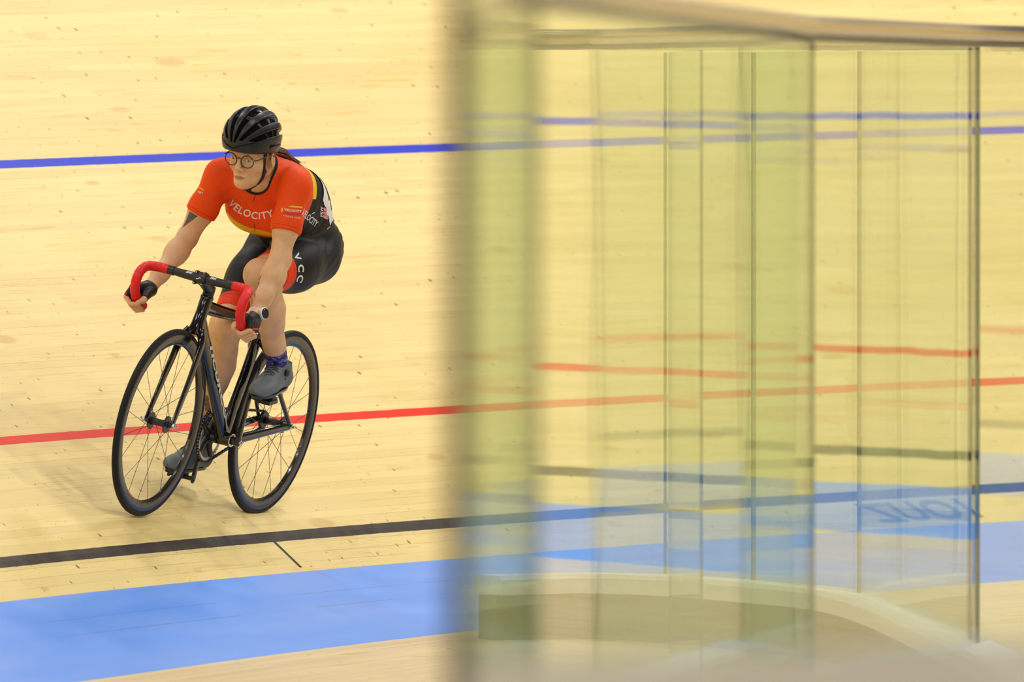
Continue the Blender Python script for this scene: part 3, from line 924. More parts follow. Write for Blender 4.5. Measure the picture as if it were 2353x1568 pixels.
def nets(D, g, smooth=2):
    """surface nets of D = 0 -> vertices, quads"""
    ins = D < 0
    c = [ins[i:ins.shape[0] - 1 + i, j:ins.shape[1] - 1 + j, k:ins.shape[2] - 1 + k] for i in (0, 1) for j in (0, 1) for k in (0, 1)]
    cnt = sum(x.astype(np.int8) for x in c)
    act = (cnt > 0) & (cnt < 8)
    idx = np.argwhere(act)
    num = -np.ones(act.shape, np.int64); num[act] = np.arange(len(idx))
    P_ = np.zeros((len(idx), 3)); w = np.zeros(len(idx))
    co = [(i, j, k) for i in (0, 1) for j in (0, 1) for k in (0, 1)]
    val = {o_: D[idx[:, 0] + o_[0], idx[:, 1] + o_[1], idx[:, 2] + o_[2]] for o_ in co}
    for a in co:
        for ax in range(3):
            if a[ax] == 0:
                b = list(a); b[ax] = 1; b = tuple(b)
                va, vb = val[a], val[b]
                m = (va < 0) != (vb < 0)
                t = va[m] / (va[m] - vb[m])
                p = np.tile(np.array(a, float), (m.sum(), 1)); p[:, ax] += t
                P_[m] += p; w[m] += 1
    P_ = (idx + P_ / w[:, None]) * g.h + g.lo
    F = []
    for ax in range(3):
        o1, o2 = [(1, 2), (2, 0), (0, 1)][ax]
        sa = [slice(None)] * 3; sb = [slice(None)] * 3; sa[ax] = slice(0, -1); sb[ax] = slice(1, None)
        e = np.argwhere(ins[tuple(sa)] != ins[tuple(sb)])
        e = e[(e[:, o1] > 0) & (e[:, o2] > 0) & (e[:, o1] < act.shape[o1]) & (e[:, o2] < act.shape[o2])]
        flip = ins[tuple(sa)][e[:, 0], e[:, 1], e[:, 2]]
        d1 = np.zeros(3, int); d1[o1] = 1; d2 = np.zeros(3, int); d2[o2] = 1
        q = np.stack([num[tuple((e - x).T)] for x in (0 * d1, d1, d1 + d2, d2)], 1)
        ok = (q >= 0).all(1); q = q[ok]; flip = flip[ok]
        q[~flip] = q[~flip][:, ::-1]
        F.append(q)
    F = np.concatenate(F)
    for _ in range(smooth):
        A = np.zeros_like(P_); n_ = np.zeros(len(P_))
        for i in range(4):
            for j in (1, 3):
                np.add.at(A, F[:, i], P_[F[:, (i + j) % 4]]); np.add.at(n_, F[:, i], 1)
        n_[n_ == 0] = 1
        P_ = P_ * 0.5 + (A / n_[:, None]) * 0.5
    return P_, F

def np_mesh(name, P_, F):
    me = bpy.data.meshes.new(name)
    me.vertices.add(len(P_)); me.vertices.foreach_set('co', np.asarray(P_, np.float32).ravel())
    me.loops.add(F.size); me.loops.foreach_set('vertex_index', F.astype(np.int32).ravel())
    me.polygons.add(len(F)); me.polygons.foreach_set('loop_start', np.arange(0, F.size, F.shape[1], dtype=np.int32))
    me.update(calc_edges=True); me.validate()
    return me
def set_attr(me, name, vals):
    a = me.attributes.new(name, 'FLOAT', 'POINT'); a.data.foreach_set('value', np.asarray(vals, np.float32))

def norm(v): v = np.array(v, float); return v / np.linalg.norm(v)
def frame_of(x, up):
    x = norm(x); z = np.array(up, float); z -= x * (z @ x); z = norm(z); y = np.cross(z, x)
    return np.stack([x, y, z], 1)
A_ = np.array

# ---------------------------------------------------------------- skeleton in bike space
hipL, hipR = A_([.15, .088, .950]), A_([.13, -.088, .950])
kneL, kneR = A_([.595, .100, .885]), A_([.470, -.045, .668])
ankL, ankR = A_([.325, .112, .575]), A_([.322, -.115, .290])
shL, shR = A_([.598, .156, 1.218]), A_([.580, -.136, 1.190])
elL, elR = A_([.678, .194, .958]), A_([.598, -.206, .946])
wrL, wrR = A_([.806, .212, .784]), A_([.805, -.208, .772])
spn = norm([.37, 0, .17])
# head frame: looks a little to its right and down, rolled with the lean
def w2l(v): return RM.T @ A_(v, float)
hF = norm(w2l([-.52, -.84, -.16])); hU = w2l([.10, -.17, .98]); hU = norm(hU - hF * (hU @ hF)); hL = np.cross(hU, hF)
HR = np.stack([hF, hL, hU], 1)
def loc_px(x, y, yl):
    ro = RM.T @ (CAM - BO) / BS
    fw = A_([0, math.cos(PITCH), -math.sin(PITCH)]); up = A_([0, math.sin(PITCH), math.cos(PITCH)])
    rd = RM.T @ (fw + A_([(x - W / 2) / FPX, 0, 0]) - (y - H / 2) / FPX * up)
    return ro + rd * ((yl - ro[1]) / rd[1])
HC = loc_px(585, 350, 0.010)
def hp(x, y, z): return HC + HR @ A_([x, y, z], float)

g = Grid((-.13, -.31, .20), (1.0, .33, 1.36), 0.0042)
# ---------------- torso
Rsp = frame_of(spn, [-.4, 0, 1])
Dt = g.new()
tor = [('e', (.125, 0, 1.000), (.122, .142, .112), frame_of([.35, 0, .3], [-1, 0, 1])),
       ('e', (.080, .068, .970), (.088, .080, .096)), ('e', (.070, -.072, .965), (.090, .082, .098)),
       ('e', (.225, .006, 1.090), (.160, .128, .106), Rsp),
       ('e', (.385, .006, 1.140), (.165, .142, .112), Rsp),
       ('e', (.500, .010, 1.175), (.110, .140, .082), Rsp), ('e', (.300, .012, 1.168), (.150, .120, .086), Rsp), ('e', (.430, -.02, 1.110), (.110, .130, .090), Rsp),
       ('e', (.300, .002, 1.050), (.150, .105, .075), Rsp),
       ('e', (.470, .068, 1.090), (.070, .066, .058)), ('e', (.462, -.056, 1.084), (.070, .066, .058)),
       ('c', shR + A_([-.02, .03, .0]), shL + A_([-.03, -.03, 0]), .048, .048),
       ('c', (.50, -.08, 1.20), (.52, .10, 1.225), .055, .055)]
for p in tor: g.add(Dt, p, 0.045, 0.09)
# ---------------- neck
Dn = g.new()
nb = A_([.545, .012, 1.215])
g.add(Dn, ('c', nb, hp(-.030, 0, -.06), .062, .054), .01)
g.add(Dn, ('c', (.50, -.05, 1.225), hp(-.045, 0, -.05), .040, .040), .03)
g.add(Dn, ('c', (.50, .07, 1.235), hp(-.045, 0, -.05), .040, .040), .03)
# ---------------- upper arms and forearms
Du = g.new(); Df = g.new()
for sh, el, wr, sg in ((shL, elL, wrL, 1), (shR, elR, wrR, -1)):
    g.add(Du, ('e', sh + A_([.0, sg * .004, -.004]), (.050, .044, .050)), .02)
    g.add(Du, ('c', sh, sh + (el - sh) * .55, .047, .043), .03)
    g.add(Du, ('c', sh + (el - sh) * .5, el, .043, .035), .03)
    ax = norm(wr - el); fl = np.linalg.norm(wr - el)
    g.add(Df, ('c', el, el + ax * fl * .30, .035, .0375), .03)
    g.add(Df, ('c', el + ax * fl * .25, el + ax * fl * .75, .0370, .0265), .03)
    g.add(Df, ('c', el + ax * fl * .7, wr + ax * .012, .0265, .0220), .03)
    g.add(Df, ('e', el + A_([-.012, sg * .008, .004]), (.027, .027, .032)), .02)
# ---------------- legs
Dth = g.new(); Dsh = g.new()
for hp_, kn, an, sg in ((hipL, kneL, ankL, 1), (hipR, kneR, ankR, -1)):
    g.add(Dth, ('c', hp_, hp_ + (kn - hp_) * .45, .090, .086), .03)
    g.add(Dth, ('c', hp_ + (kn - hp_) * .4, kn, .089, .058), .04)
    th = norm(kn - hp_); s_ = norm(an - kn)
    up = norm(th - s_)          # the way the knee points
    g.add(Dth, ('e', kn + up * .012, (.050, .052, .050)), .02)
    bk = -up
    L = np.linalg.norm(an - kn)
    g.add(Dsh, ('c', kn, kn + s_ * L * .35 + bk * .012, .054, .055), .03)
    g.add(Dsh, ('c', kn + s_ * L * .22 + bk * .022, kn + s_ * L * .50 + bk * .018, .045, .042), .03)
    g.add(Dsh, ('c', kn + s_ * L * .4 + bk * .008, kn + s_ * L * .8, .047, .034), .04)
    g.add(Dsh, ('c', kn + s_ * L * .75, an, .035, .033), .03)
Db = smin(Dt, Dn, .03); Db = smin(Db, Du, .035); Db = smin(Db, Df, .018)
Dleg = smin(Dth, Dsh, .02)
Db = smin(Db, Dleg, .03)
P = g.pts()
# open the body mesh at the skull: the head is modelled finer and joined on inside the neck
cutn = (P - hp(-.02, 0, -.075).astype(np.float32)) @ (hU).astype(np.float32)
nearhead = np.sqrt(((P - HC.astype(np.float32)) ** 2).sum(-1)) - .20
Dbody = np.maximum(Db, -np.maximum(-cutn, nearhead))
bodyP, bodyF = nets(Dbody, g)

# ---------------- head, 1.9 mm
hh = 0.0019
class HGrid(Grid): pass
gh = Grid((-.12, -.10, -.19), (.135, .10, .135), hh)      # in head axes
Dh = gh.new()
def H_(*p): return p
gh.add(Dh, ('e', (-.012, 0, .036), (.092, .070, .084)), .02)
gh.add(Dh, ('e', (.036, 0, -.028), (.052, .057, .075)), .03)
gh.add(Dh, ('c', (.046, .0, -.088), (.060, 0, -.090), .030, .026), .03)
gh.add(Dh, ('e', (.076, 0, -.098), (.016, .018, .014)), .018)
for sg in (1, -1):
    gh.add(Dh, ('c', (-.006, sg * .046, -.062), (.060, sg * .015, -.096), .016, .013), .03)
    gh.add(Dh, ('e', (.054, sg * .036, -.036), (.028, .022, .022)), .022)
    gh.add(Dh, ('c', (.074, sg * .046, .010), (.086, sg * .012, .010), .009, .008), .016)
    gh.sub(Dh, ('e', (.096, sg * .031, -.008), (.016, .019, .011)), .012)
    gh.add(Dh, ('c', (.0800, sg * .043, -.0062), (.0855, sg * .021, -.0055), .0042, .0048), .004)
    gh.add(Dh, ('c', (.0795, sg * .042, -.0165), (.0840, sg * .022, -.0165), .0036, .0042), .006)
    gh.add(Dh, ('e', (.093, sg * .0125, -.0455), (.009, .0075, .0065)), .006)
    gh.add(Dh, ('e', (-.008, sg * .071, -.018), (.019, .007, .031), frame_of([1, sg * .5, 0], [.15, 0, 1])), .005)
    gh.sub(Dh, ('e', (-.002, sg * .080, -.014), (.010, .006, .018), frame_of([1, sg * .5, 0], [.15, 0, 1])), .004)
gh.add(Dh, ('c', (.086, 0, .006), (.104, 0, -.036), .0065, .0085), .012)
gh.add(Dh, ('e', (.1065, 0, -.0405), (.0095, .0095, .0085)), .008)
gh.add(Dh, ('e', (.080, 0, -.074), (.013, .024, .018)), .014)
gh.add(Dh, ('e', (.0880, 0, -.0690), (.0060, .021, .0036)), .006)
gh.add(Dh, ('e', (.0872, 0, -.0775), (.0065, .017, .0040)), .006)
gh.sub(Dh, ('e', (.1010, .006, -.050), (.004, .003, .003)), .002); gh.sub(Dh, ('e', (.1010, -.006, -.050), (.004, .003, .003)), .002)
nbh = HR.T @ (nb - HC)
gh.add(Dh, ('c', nbh, (-.030, 0, -.06), .062, .054), .02)
for yy in (-.05, .07):
    q = HR.T @ (A_([.50, yy, 1.225 if yy < 0 else 1.235]) - HC)
    gh.add(Dh, ('c', q, (-.045, 0, -.05), .040, .040), .03)
headP, headF = nets(Dh, gh, 1)
headw = headP.copy()
headP = HC + headP @ HR.T

# ---------------- hands, 1.5 mm, in bike axes
def hand(sg):
    G = A_([.884, sg * .207, .7185]) if sg < 0 else A_([.868, .207, .7115]); a = norm([.93, 0, .37]); w = A_([-a[2], 0, a[0]]); out = A_([0, float(sg), 0])
    def q(phi, r, al):     # round the bar: phi from the top toward the outside
        f = math.radians(phi)
        return G + a * al + w * math.cos(f) * r + out * math.sin(f) * r
    wr = wrL if sg > 0 else wrR
    gr = Grid(G - .105, G + .085, 0.0016); gr = Grid(np.minimum(G, wr) - .06, np.maximum(G, wr) + .065, 0.0016)
    D = gr.new(); Dg = gr.new()
    ks = []
    for al, r0, ln in ((.036, .0088, 1.0), (.0145, .0092, 1.04), (-.0075, .0088, 1.0), (-.0285, .0078, .9)):
        mcp = q(28, .041, al * 1.05); pip = q(98, .0335 * ln, al); dip = q(165, .0275, al * .97); tip = q(222, .0262, al * .95)
        F_ = gr.new()
        gr.add(F_, ('c', mcp, pip, r0 * 1.12, r0 * 1.02), .004, .02); gr.add(F_, ('c', pip, dip, r0 * 1.0, r0 * .94), .004, .02); gr.add(F_, ('c', dip, tip, r0 * .94, r0 * .84), .003, .02)
        D = smin(D, F_, .0022)
        gr.add(D, ('c', wr + norm(mcp - wr) * .015, mcp, .0165, .0115), .012, .03)
        gr.add(Dg, ('c', wr + norm(mcp - wr) * .015, mcp, .0165, .0115), .012, .03)
        gr.add(Dg, ('c', mcp, mcp + (pip - mcp) * .80, r0 * 1.12, r0 * 1.06), .003, .02)
    t0 = wr + norm(G - wr) * .022 - out * .014; t1 = q(-38, .036, .004); t2 = q(-88, .0305, .028); t3 = q(-128, .028, .044)
    for a_, b_, r1, r2 in ((t0, t1, .0165, .0140), (t1, t2, .0125, .0105), (t2, t3, .0105, .0088)): gr.add(D, ('c', a_, b_, r1, r2), .008, .03)
    gr.add(Dg, ('c', t0, t1, .0165, .0140), .008, .03); gr.add(Dg, ('c', t1, t1 + (t2 - t1) * .55, .0130, .0115), .004, .03)
    fa = norm(wr - (elL if sg > 0 else elR))
    gr.add(D, ('c', wr - fa * .03, wr + fa * .012, .0265, .0245), .012, .03)
    gr.add(Dg, ('c', wr + fa * .004, wr + fa * .016, .0255, .0240), .010, .03)
    PP = gr.pts()
    Dg = Dg - .0026
    Dg = np.maximum(Dg, -((PP - (wr + fa * (.034 if sg > 0 else .002)).astype(np.float32)) @ fa.astype(np.float32)))   # cuff edge
    # keep the glove off the bar itself
    hpnt, hf = nets(D, gr, 1); gp, gf = nets(Dg, gr, 1)
    return hpnt, hf, gp, gf, q
HND = {1: hand(1), -1: hand(-1)}
# ================================================================ THE RIDER
person = bpy.data.objects.new('person', None); COL.objects.link(person)
person.matrix_world = MB; person.empty_display_size = 0.1
tag(person, 'person in orange and black cycling kit, black helmet and round glasses, crouched over the handlebars', 'person')

def skin_mat():
    t = NT('skin')
    tc = t.n('ShaderNodeTexCoord')
    n1 = t.n('ShaderNodeTexNoise', i_Scale=18.0, i_Detail=3.0); t.l(tc.outputs['Object'], n1.inputs[0])
    n2 = t.n('ShaderNodeTexNoise', i_Scale=220.0, i_Detail=2.0); t.l(tc.outputs['Object'], n2.inputs[0])
    base = t.ramp(n1.outputs[0], [(0.3, (0.68, 0.385, 0.195, 1)), (0.55, (0.76, 0.455, 0.245, 1)), (0.75, (0.80, 0.495, 0.28, 1))])
    base = t.mul(1.0, base, t.ramp(n2.outputs[0], [(0.3, (0.94, 0.92, 0.9, 1)), (0.6, (1, 1, 1, 1))]))
    base = t.mix(t.attr('lip').outputs['Fac'], base, (0.40, 0.12, 0.085, 1))
    base = t.mix(t.attr('blush').outputs['Fac'], base, (0.66, 0.27, 0.17, 1))
    base = t.mix(t.attr('brow').outputs['Fac'], base, (0.13, 0.065, 0.035, 1))
    t.l(base, t.b.inputs['Base Color'])
    t.b.inputs['Roughness'].default_value = 0.48
    t.b.inputs['Specular IOR Level'].default_value = 0.35
    t.b.inputs['Subsurface Weight'].default_value = 0.12
    t.b.inputs['Subsurface Radius'].default_value = (1.0, 0.4, 0.25)
    t.b.inputs['Subsurface Scale'].default_value = 0.006
    bp = t.n('ShaderNodeBump', i_Strength=1.0, i_Distance=0.0003); t.l(n2.outputs[0], bp.inputs['Height']); t.l(bp.outputs[0], t.b.inputs['Normal'])
    return t.m
M_SKIN = skin_mat()
Ps = [bodyP, headP, HND[1][0], HND[-1][0]]; Fs = [bodyF, headF, HND[1][1], HND[-1][1]]
off = np.cumsum([0] + [len(p) for p in Ps])
BP = np.concatenate(Ps); BF = np.concatenate([f + o for f, o in zip(Fs, off)])
me = np_mesh('body', BP, BF)
def sstep(x, a, b):
    t = np.clip((x - a) / (b - a), 0, 1); return t * t * (3 - 2 * t)
lip = np.zeros(len(BP)); brow = np.zeros(len(BP)); blush = np.zeros(len(BP))
X, Y, Z = headw.T
s0, s1 = off[1], off[2]
front = X > .06
zz = Z + .0737
up_ = np.where(zz > 0, zz / .0060, -zz / .0105)
brow[s0:s1] = 0
lip[s0:s1] = (1 - sstep(np.sqrt((Y / .0215) ** 2 + up_ ** 2), .75, 1.1)) * front * .75
ay = np.abs(Y)
zb = .0155 + .004 * np.sin(np.clip((ay - .014) / .036, 0, 1) * 2.4) 
brow[s0:s1] = (1 - sstep(np.abs(Z - zb), .0016, .0042)) * (ay > .013) * (ay < .049) * front * .8
brow[s0:s1] = np.maximum(brow[s0:s1], (1 - sstep(np.abs(Z + .0055), .0006, .0026)) * (ay > .018) * (ay < .044) * front * .55)
brow[s0:s1] = np.maximum(brow[s0:s1], (1 - sstep(np.abs(Z + .0735 + .0015 * (Y / .02) ** 2), .0005, .0020)) * (ay < .0205) * front * .55)
blush[s0:s1] = (np.exp(-((ay - .038) / .018) ** 2 - ((Z + .040) / .016) ** 2) * .45 + np.exp(-(Y / .011) ** 2 - ((Z + .042) / .010) ** 2) * .5) * front
set_attr(me, 'lip', lip); set_attr(me, 'brow', brow); set_attr(me, 'blush', blush)
body = link('body', me, M_SKIN, person)
BVH_body = BVHTree.FromPolygons([Vector(p) for p in BP], [tuple(map(int, f)) for f in BF])

# ---------------------------------------------------------------- clothes
BORD = [(.400, .12, 1.17), (.335, .03, 1.25), (.45, .12, 1.03)]
def fold(Pt, amp, parts):
    """shallow cloth folds as sine ridges near given points"""
    d = 0
    for c, dirn, wl, rad, am in parts:
        q = Pt - A_(c, dtype=np.float32) if False else Pt - np.array(c, np.float32)
        r2 = (q * q).sum(-1) / rad ** 2
        d = d + am * np.sin((q @ np.array(dirn, np.float32)) * (2 * math.pi / wl)) * np.exp(-r2)
    return d * amp
J = smin(Dt, Du, .035); J = smin(J, Dn, .03) - .0062
J = J + fold(P, 1.0, [((.56, .13, 1.15), norm([.2, .6, .8]), .030, .07, .0026), ((.54, -.11, 1.12), norm([.2, -.7, .8]), .032, .07, .0026),
                      ((.52, .02, 1.12), norm([.1, 1, .1]), .045, .06, .0018), ((.60, .185, 1.10), norm([.3, .3, 1]), .035, .06, .0020),
                      ((.30, .10, 1.10), norm([1, 0, .2]), .05, .09, .0022), ((.12, .12, 1.06), norm([1, 0, -.7]), .04, .09, .0028)])
# sleeves end above the elbow
for sh, el, wr, tt in ((shL, elL, wrL, .625), (shR, elR, wrR, .615)):
    ax = norm(el - sh); c = sh + (el - sh) * tt
    past = ((P - c.astype(np.float32)) @ ax.astype(np.float32))
    arm = np.minimum(cap(P, c, el + ax * .02, .085, .085), cap(P, el, wr, .085, .07))
    J = np.maximum(J, -np.maximum(-past, arm))
# neckline
nd = norm(HC - nb)
NC0 = nb + nd * .040 + A_([.030, .002, -.014])
ncap = cap(P, NC0, HC, .062, .075)
J = smax(J, -ncap, .004)
# hem
hemn = norm([.30, 0, .95]); hemp = A_([.42, 0, .996])
J = smax(J, -((P - hemp.astype(np.float32)) @ hemn.astype(np.float32)), .004)
jP, jF = nets(J, g, 1)
Sx = smin(smax(Dt, ((P - A_([.42, 0, 1.10]).astype(np.float32)) @ spn.astype(np.float32)), .01), Dth, .03) - .0034
Sx = Sx + fold(P, 1.0, [((.20, .12, .96), norm([.6, 0, .8]), .035, .07, .0024), ((.05, .10, 1.02), norm([.4, 0, .9]), .030, .06, .0026), ((.22, -.10, .92), norm([.5, 0, .8]), .035, .07, .002)])
for hp_, kn, an, cut in ((hipL, kneL, ankL, .075), (hipR, kneR, ankR, .050)):
    th = norm(kn - hp_)
    past = ((P - kn.astype(np.float32)) @ th.astype(np.float32)) + cut
    leg = np.minimum(cap(P, kn - th * .1, kn, .13, .13), cap(P, kn, an, .13, .1))
    Sx = np.maximum(Sx, -np.maximum(-past, leg))
sP, sF = nets(Sx, g, 1)

def cloth(name, rough=0.62, bump=0.0006):
    t = NT(name)
    tc = t.n('ShaderNodeTexCoord')
    n2 = t.n('ShaderNodeTexNoise', i_Scale=26.0, i_Detail=2.0, i_Distortion=0.6); t.l(tc.outputs['Object'], n2.inputs[0])
    n3 = t.n('ShaderNodeTexNoise', i_Scale=900.0, i_Detail=1.0); t.l(tc.outputs['Object'], n3.inputs[0])
    h = t.math('ADD', t.math('MULTIPLY', n2.outputs[0], 1.0), t.math('MULTIPLY', n3.outputs[0], 0.12))
    bp = t.n('ShaderNodeBump', i_Strength=1.0, i_Distance=bump); t.l(h, bp.inputs['Height']); t.l(bp.outputs[0], t.b.inputs['Normal'])
    t.b.inputs['Roughness'].default_value = rough
    t.b.inputs['Specular IOR Level'].default_value = 0.18
    return t
ORANGE = (0.86, 0.072, 0.004, 1); YELLOW = (0.80, 0.52, 0.01, 1); BLACK = (0.012, 0.012, 0.013, 1); CUFFO = (0.84, 0.050, 0.004, 1)
t = cloth('jersey_cloth', 0.60, 0.0034)
bd, hd, cl_, hm = (t.attr(n).outputs['Fac'] for n in ('blackd', 'hemd', 'collar', 'hem'))
col = ORANGE
col = t.mix(t.within(hd, 0.019, 0.058), col, YELLOW)
col = t.mix(t.math('GREATER_THAN', bd, 0.0), t.mix(t.math('MULTIPLY', t.math('GREATER_THAN', bd, -0.024), t.math('GREATER_THAN', t.attr('hgt').outputs['Fac'], 0.0)), BLACK, YELLOW), col)
col = t.mix(t.math('GREATER_THAN', cl_, 0.0), col, BLACK)
# sleeve hem seam
col = t.mix(t.within(hm, 0.0135, 0.0150), col, (0.45, 0.02, 0.004, 1))
t.l(col, t.b.inputs['Base Color'])
M_JERSEY = t.m
me = np_mesh('jersey', jP, jF)
arm_mask = np.minimum(cap(jP, shL + (elL - shL) * .02, elL, .0, .0), cap(jP, shR + (elR - shR) * .02, elR, 0., 0.))
BVH_j = BVHTree.FromPolygons([Vector(p) for p in jP], [tuple(map(int, f)) for f in jF])
onarm = arm_mask < .060
B1, B0, B2 = A_(BORD[0]), A_(BORD[1]), A_(BORD[2])
bn = norm(np.cross(B0 - B1, B2 - B1))
if bn[0] < 0: bn = -bn
blk = (jP - B1) @ bn                     # behind this cut the cloth is black
hemd = (jP - hemp) @ hemn                # height above the hem
frontm = sstep(jP[:, 0], .40, .42)
set_attr(me, 'hgt', jP[:, 2] - (B1[2] + .002))
set_attr(me, 'blackd', np.where(onarm, .3, blk))
set_attr(me, 'hemd', np.where(onarm | (blk < 0), .3, hemd + .35 * np.minimum(0, jP[:, 1] + .02)))
set_attr(me, 'collar', .0085 - (cap(jP, NC0, HC, .062, .075)))
hv = np.full(len(jP), 1.0)
for sh, el, tt in ((shL, elL, .625), (shR, elR, .615)):
    ax = norm(el - sh); d_ = (sh + (el - sh) * tt - jP) @ ax
    m = (cap(jP, sh, el, 0., 0.) < .08); hv[m] = np.minimum(hv[m], d_[m])
set_attr(me, 'hem', hv)
jersey = link('jersey', me, M_JERSEY, person)
jersey['label'] = 'orange short-sleeved jersey with a yellow band and black sides'

t = cloth('shorts_cloth', 0.5, 0.0012)
kk = t.attr('cuff').outputs['Fac']
col = t.mix(t.math('LESS_THAN', kk, 0.058), (0.014, 0.014, 0.016, 1), CUFFO)
col = t.mix(t.within(kk, 0.044, 0.0465), col, (0.42, 0.02, 0.004, 1))
t.l(col, t.b.inputs['Base Color'])
me = np_mesh('shorts', sP, sF)
kv = np.full(len(sP), 1.0)
for hp_, kn, cut in ((hipL, kneL, .075), (hipR, kneR, .050)):
    th = norm(kn - hp_); d_ = (kn - th * cut - sP) @ th
    m = cap(sP, hp_, kn, 0., 0.) < .13
    near = (cap(sP, hipL, kneL, 0., 0.) < cap(sP, hipR, kneR, 0., 0.)) == (hp_ is hipL)
    kv[m & near] = np.minimum(kv[m & near], d_[m & near])
set_attr(me, 'cuff', kv)
shorts = link('shorts', me, t.m, person)
BVH_s = BVHTree.FromPolygons([Vector(p) for p in sP], [tuple(map(int, f)) for f in sF])

# gloves
M_GLOVE = simple('black_glove_cloth', (0.012, 0.012, 0.014), 0.5, spec=0.35, bump=(300.0, 0.0003))
GLV = {}
for sg in (1, -1):
    gl = link('glove', np_mesh('glove', HND[sg][2], HND[sg][3]), M_GLOVE, person)
    GLV[sg] = (gl, BVHTree.FromPolygons([Vector(p) for p in HND[sg][2]], [tuple(map(int, f)) for f in HND[sg][3]]))
M_RED = simple('red_trim', (0.62, 0.02, 0.03), 0.45)

# socks and shoes
def sock_mat():
    t = NT('patterned_sock')
    tc = t.n('ShaderNodeTexCoord')
    mp = t.n('ShaderNodeMapping'); mp.inputs['Scale'].default_value = (1, 1, 2.2); t.l(tc.outputs['Object'], mp.inputs[0])
    n = t.n('ShaderNodeTexNoise', i_Scale=30.0, i_Detail=3.0, i_Distortion=1.6); t.l(mp.outputs[0], n.inputs[0])
    c = t.ramp(n.outputs[0], [(0.46, (0.006, 0.005, 0.026, 1)), (0.53, (0.020, 0.012, 0.14, 1)), (0.57, (0.015, 0.08, 0.52, 1)), (0.62, (0.18, 0.04, 0.42, 1)), (0.68, (0.04, 0.34, 0.62, 1))])
    t.l(c, t.b.inputs['Base Color']); t.b.inputs['Roughness'].default_value = 0.6
    return t.m
M_SOCK = sock_mat()
M_SHOE2 = simple('grey_shoe_upper', (0.135, 0.162, 0.165), 0.55, spec=0.35, bump=(700.0, 0.0002))
M_SOLE = simple('black_carbon_sole', (0.012, 0.012, 0.013), 0.3, spec=0.5)
M_LACE = simple('black_lace', (0.01, 0.01, 0.01), 0.5)
for sg, an, kn, sole, toe, heel in ((1, ankL, kneL, .488, (.500, .124, .450), (.232, .116)), (-1, ankR, kneR, .140, (.508, -.134, .126), (.236, -.117))):
    s_ = norm(kn - an)
    pts = []; rr = []
    for i in range(26):
        u = i / 25
        p = an + A_([.0, 0, -.055]) * (1 - min(1, u * 3)) + s_ * (.100 * max(0, u - .2) / .8)
        pts.append(tuple(p)); rr.append(.0375 + .0012 * math.sin(u * 38) + .0045 * max(0, u - .4) + (.004 if u < .2 else 0))
    sk = part('sock', tube(pts, rr, 28), M_SOCK, person)
    # shoe as its own small implicit surface; foot axes: x along the foot
    hx = A_([heel[0], heel[1], sole]); tx = A_([toe[0], toe[1], toe[2]])
    fx = norm(tx - hx); fz = A_([0, 0, 1.]); fz = norm(fz - fx * (fz @ fx)); fy = np.cross(fz, fx)
    L = np.linalg.norm(tx - hx)
    def fp(u, v, w_): return hx + fx * u * L + fy * v * sg + fz * w_
    gs = Grid(hx + A_([-.05, -.09, -.04]), hx + A_([L + .05, .09, .19]), .0024)
    D = gs.new()
    Rf = np.stack([fx, fy, fz], 1)
    for pr_ in [('e', fp(.10, 0, .040), (.040, .031, .040), Rf), ('c', fp(.14, 0, .050), fp(.22, 0, .088), .034, .035),
                ('e', fp(.42, .0, .036), (.090, .036, .036), Rf), ('e', fp(.66, .003, .030), (.070, .045, .031), Rf), ('e', fp(.84, .003, .024), (.046, .036, .023), Rf),
                ('c', fp(.24, 0, .084), fp(.56, 0, .052), .034, .030)]:
        gs.add(D, pr_, .022)
    Pq = gs.pts()
    D = smax(D, -((Pq - (hx + fz * .007).astype(np.float32)) @ fz.astype(np.float32)), .004)
    # opening round the ankle
    D = smax(D, (Pq - fp(.20, 0, .112).astype(np.float32)) @ norm([-.20, 0, 1]).astype(np.float32), .004)
    P_, F_ = nets(D, gs, 1)
    shoe = link('shoe', np_mesh('shoe', P_, F_), M_SHOE2, person)
    shoe['label'] = 'grey cycling shoe with a black dial and laces'
    bv = BVHTree.FromPolygons([Vector(p) for p in P_], [tuple(map(int, f)) for f in F_])
    part('shoe_collar', tube([fp(.205, 0, .104) + (fx * .030 * math.cos(a) + fy * .031 * math.sin(a)) + fz * .008 * math.cos(a) for a in np.linspace(0, 2 * math.pi, 25)[:-1]], .005, 8, closed=True), M_LACE, shoe)
    # sole: outline plate
    V = []; nS = 24
    for k, (grow, zz_) in enumerate(((-.004, -.002), (0.0, .002), (.001, .010))):
        for i in range(nS):
            a = 2 * math.pi * i / nS
            u = .5 + .5 * math.cos(a)
            hw = np.interp(u, [0, .1, .35, .7, .9, 1], [.018, .029, .030, .044, .034, .012])
            V.append(fp(0, 0, 0) + fx * (L * (.5 + .52 * math.cos(a))) + fy * sg * (.003 + (hw + grow) * math.copysign(abs(math.sin(a)) ** .7, math.sin(a))) + fz * zz_)
    F = [tuple(range(nS))[::-1], tuple(2 * nS + i for i in range(nS))]
    for k in range(2):
        for i in range(nS): F.append((k * nS + i, k * nS + (i + 1) % nS, (k + 1) * nS + (i + 1) % nS, (k + 1) * nS + i))
    part('sole', (V, F), M_SOLE, shoe)
    part('cleat', box(fp(.62, 0, -.006), (.055, .035, .012), Rf), M_SOLE, shoe, smooth=False)
    # dial on the outer side of the instep and zigzag laces
    def onto(u, v, h_=.20, e=.0012):
        p = fp(u, v, h_); r = bv.ray_cast(Vector(p), Vector(tuple(-fz)))
        return A_(r[0]) + A_(r[1]) * e if r[0] is not None else None
    dp = fp(.33, .10, .074); r = bv.ray_cast(Vector(dp), Vector(tuple(-fy * sg)))
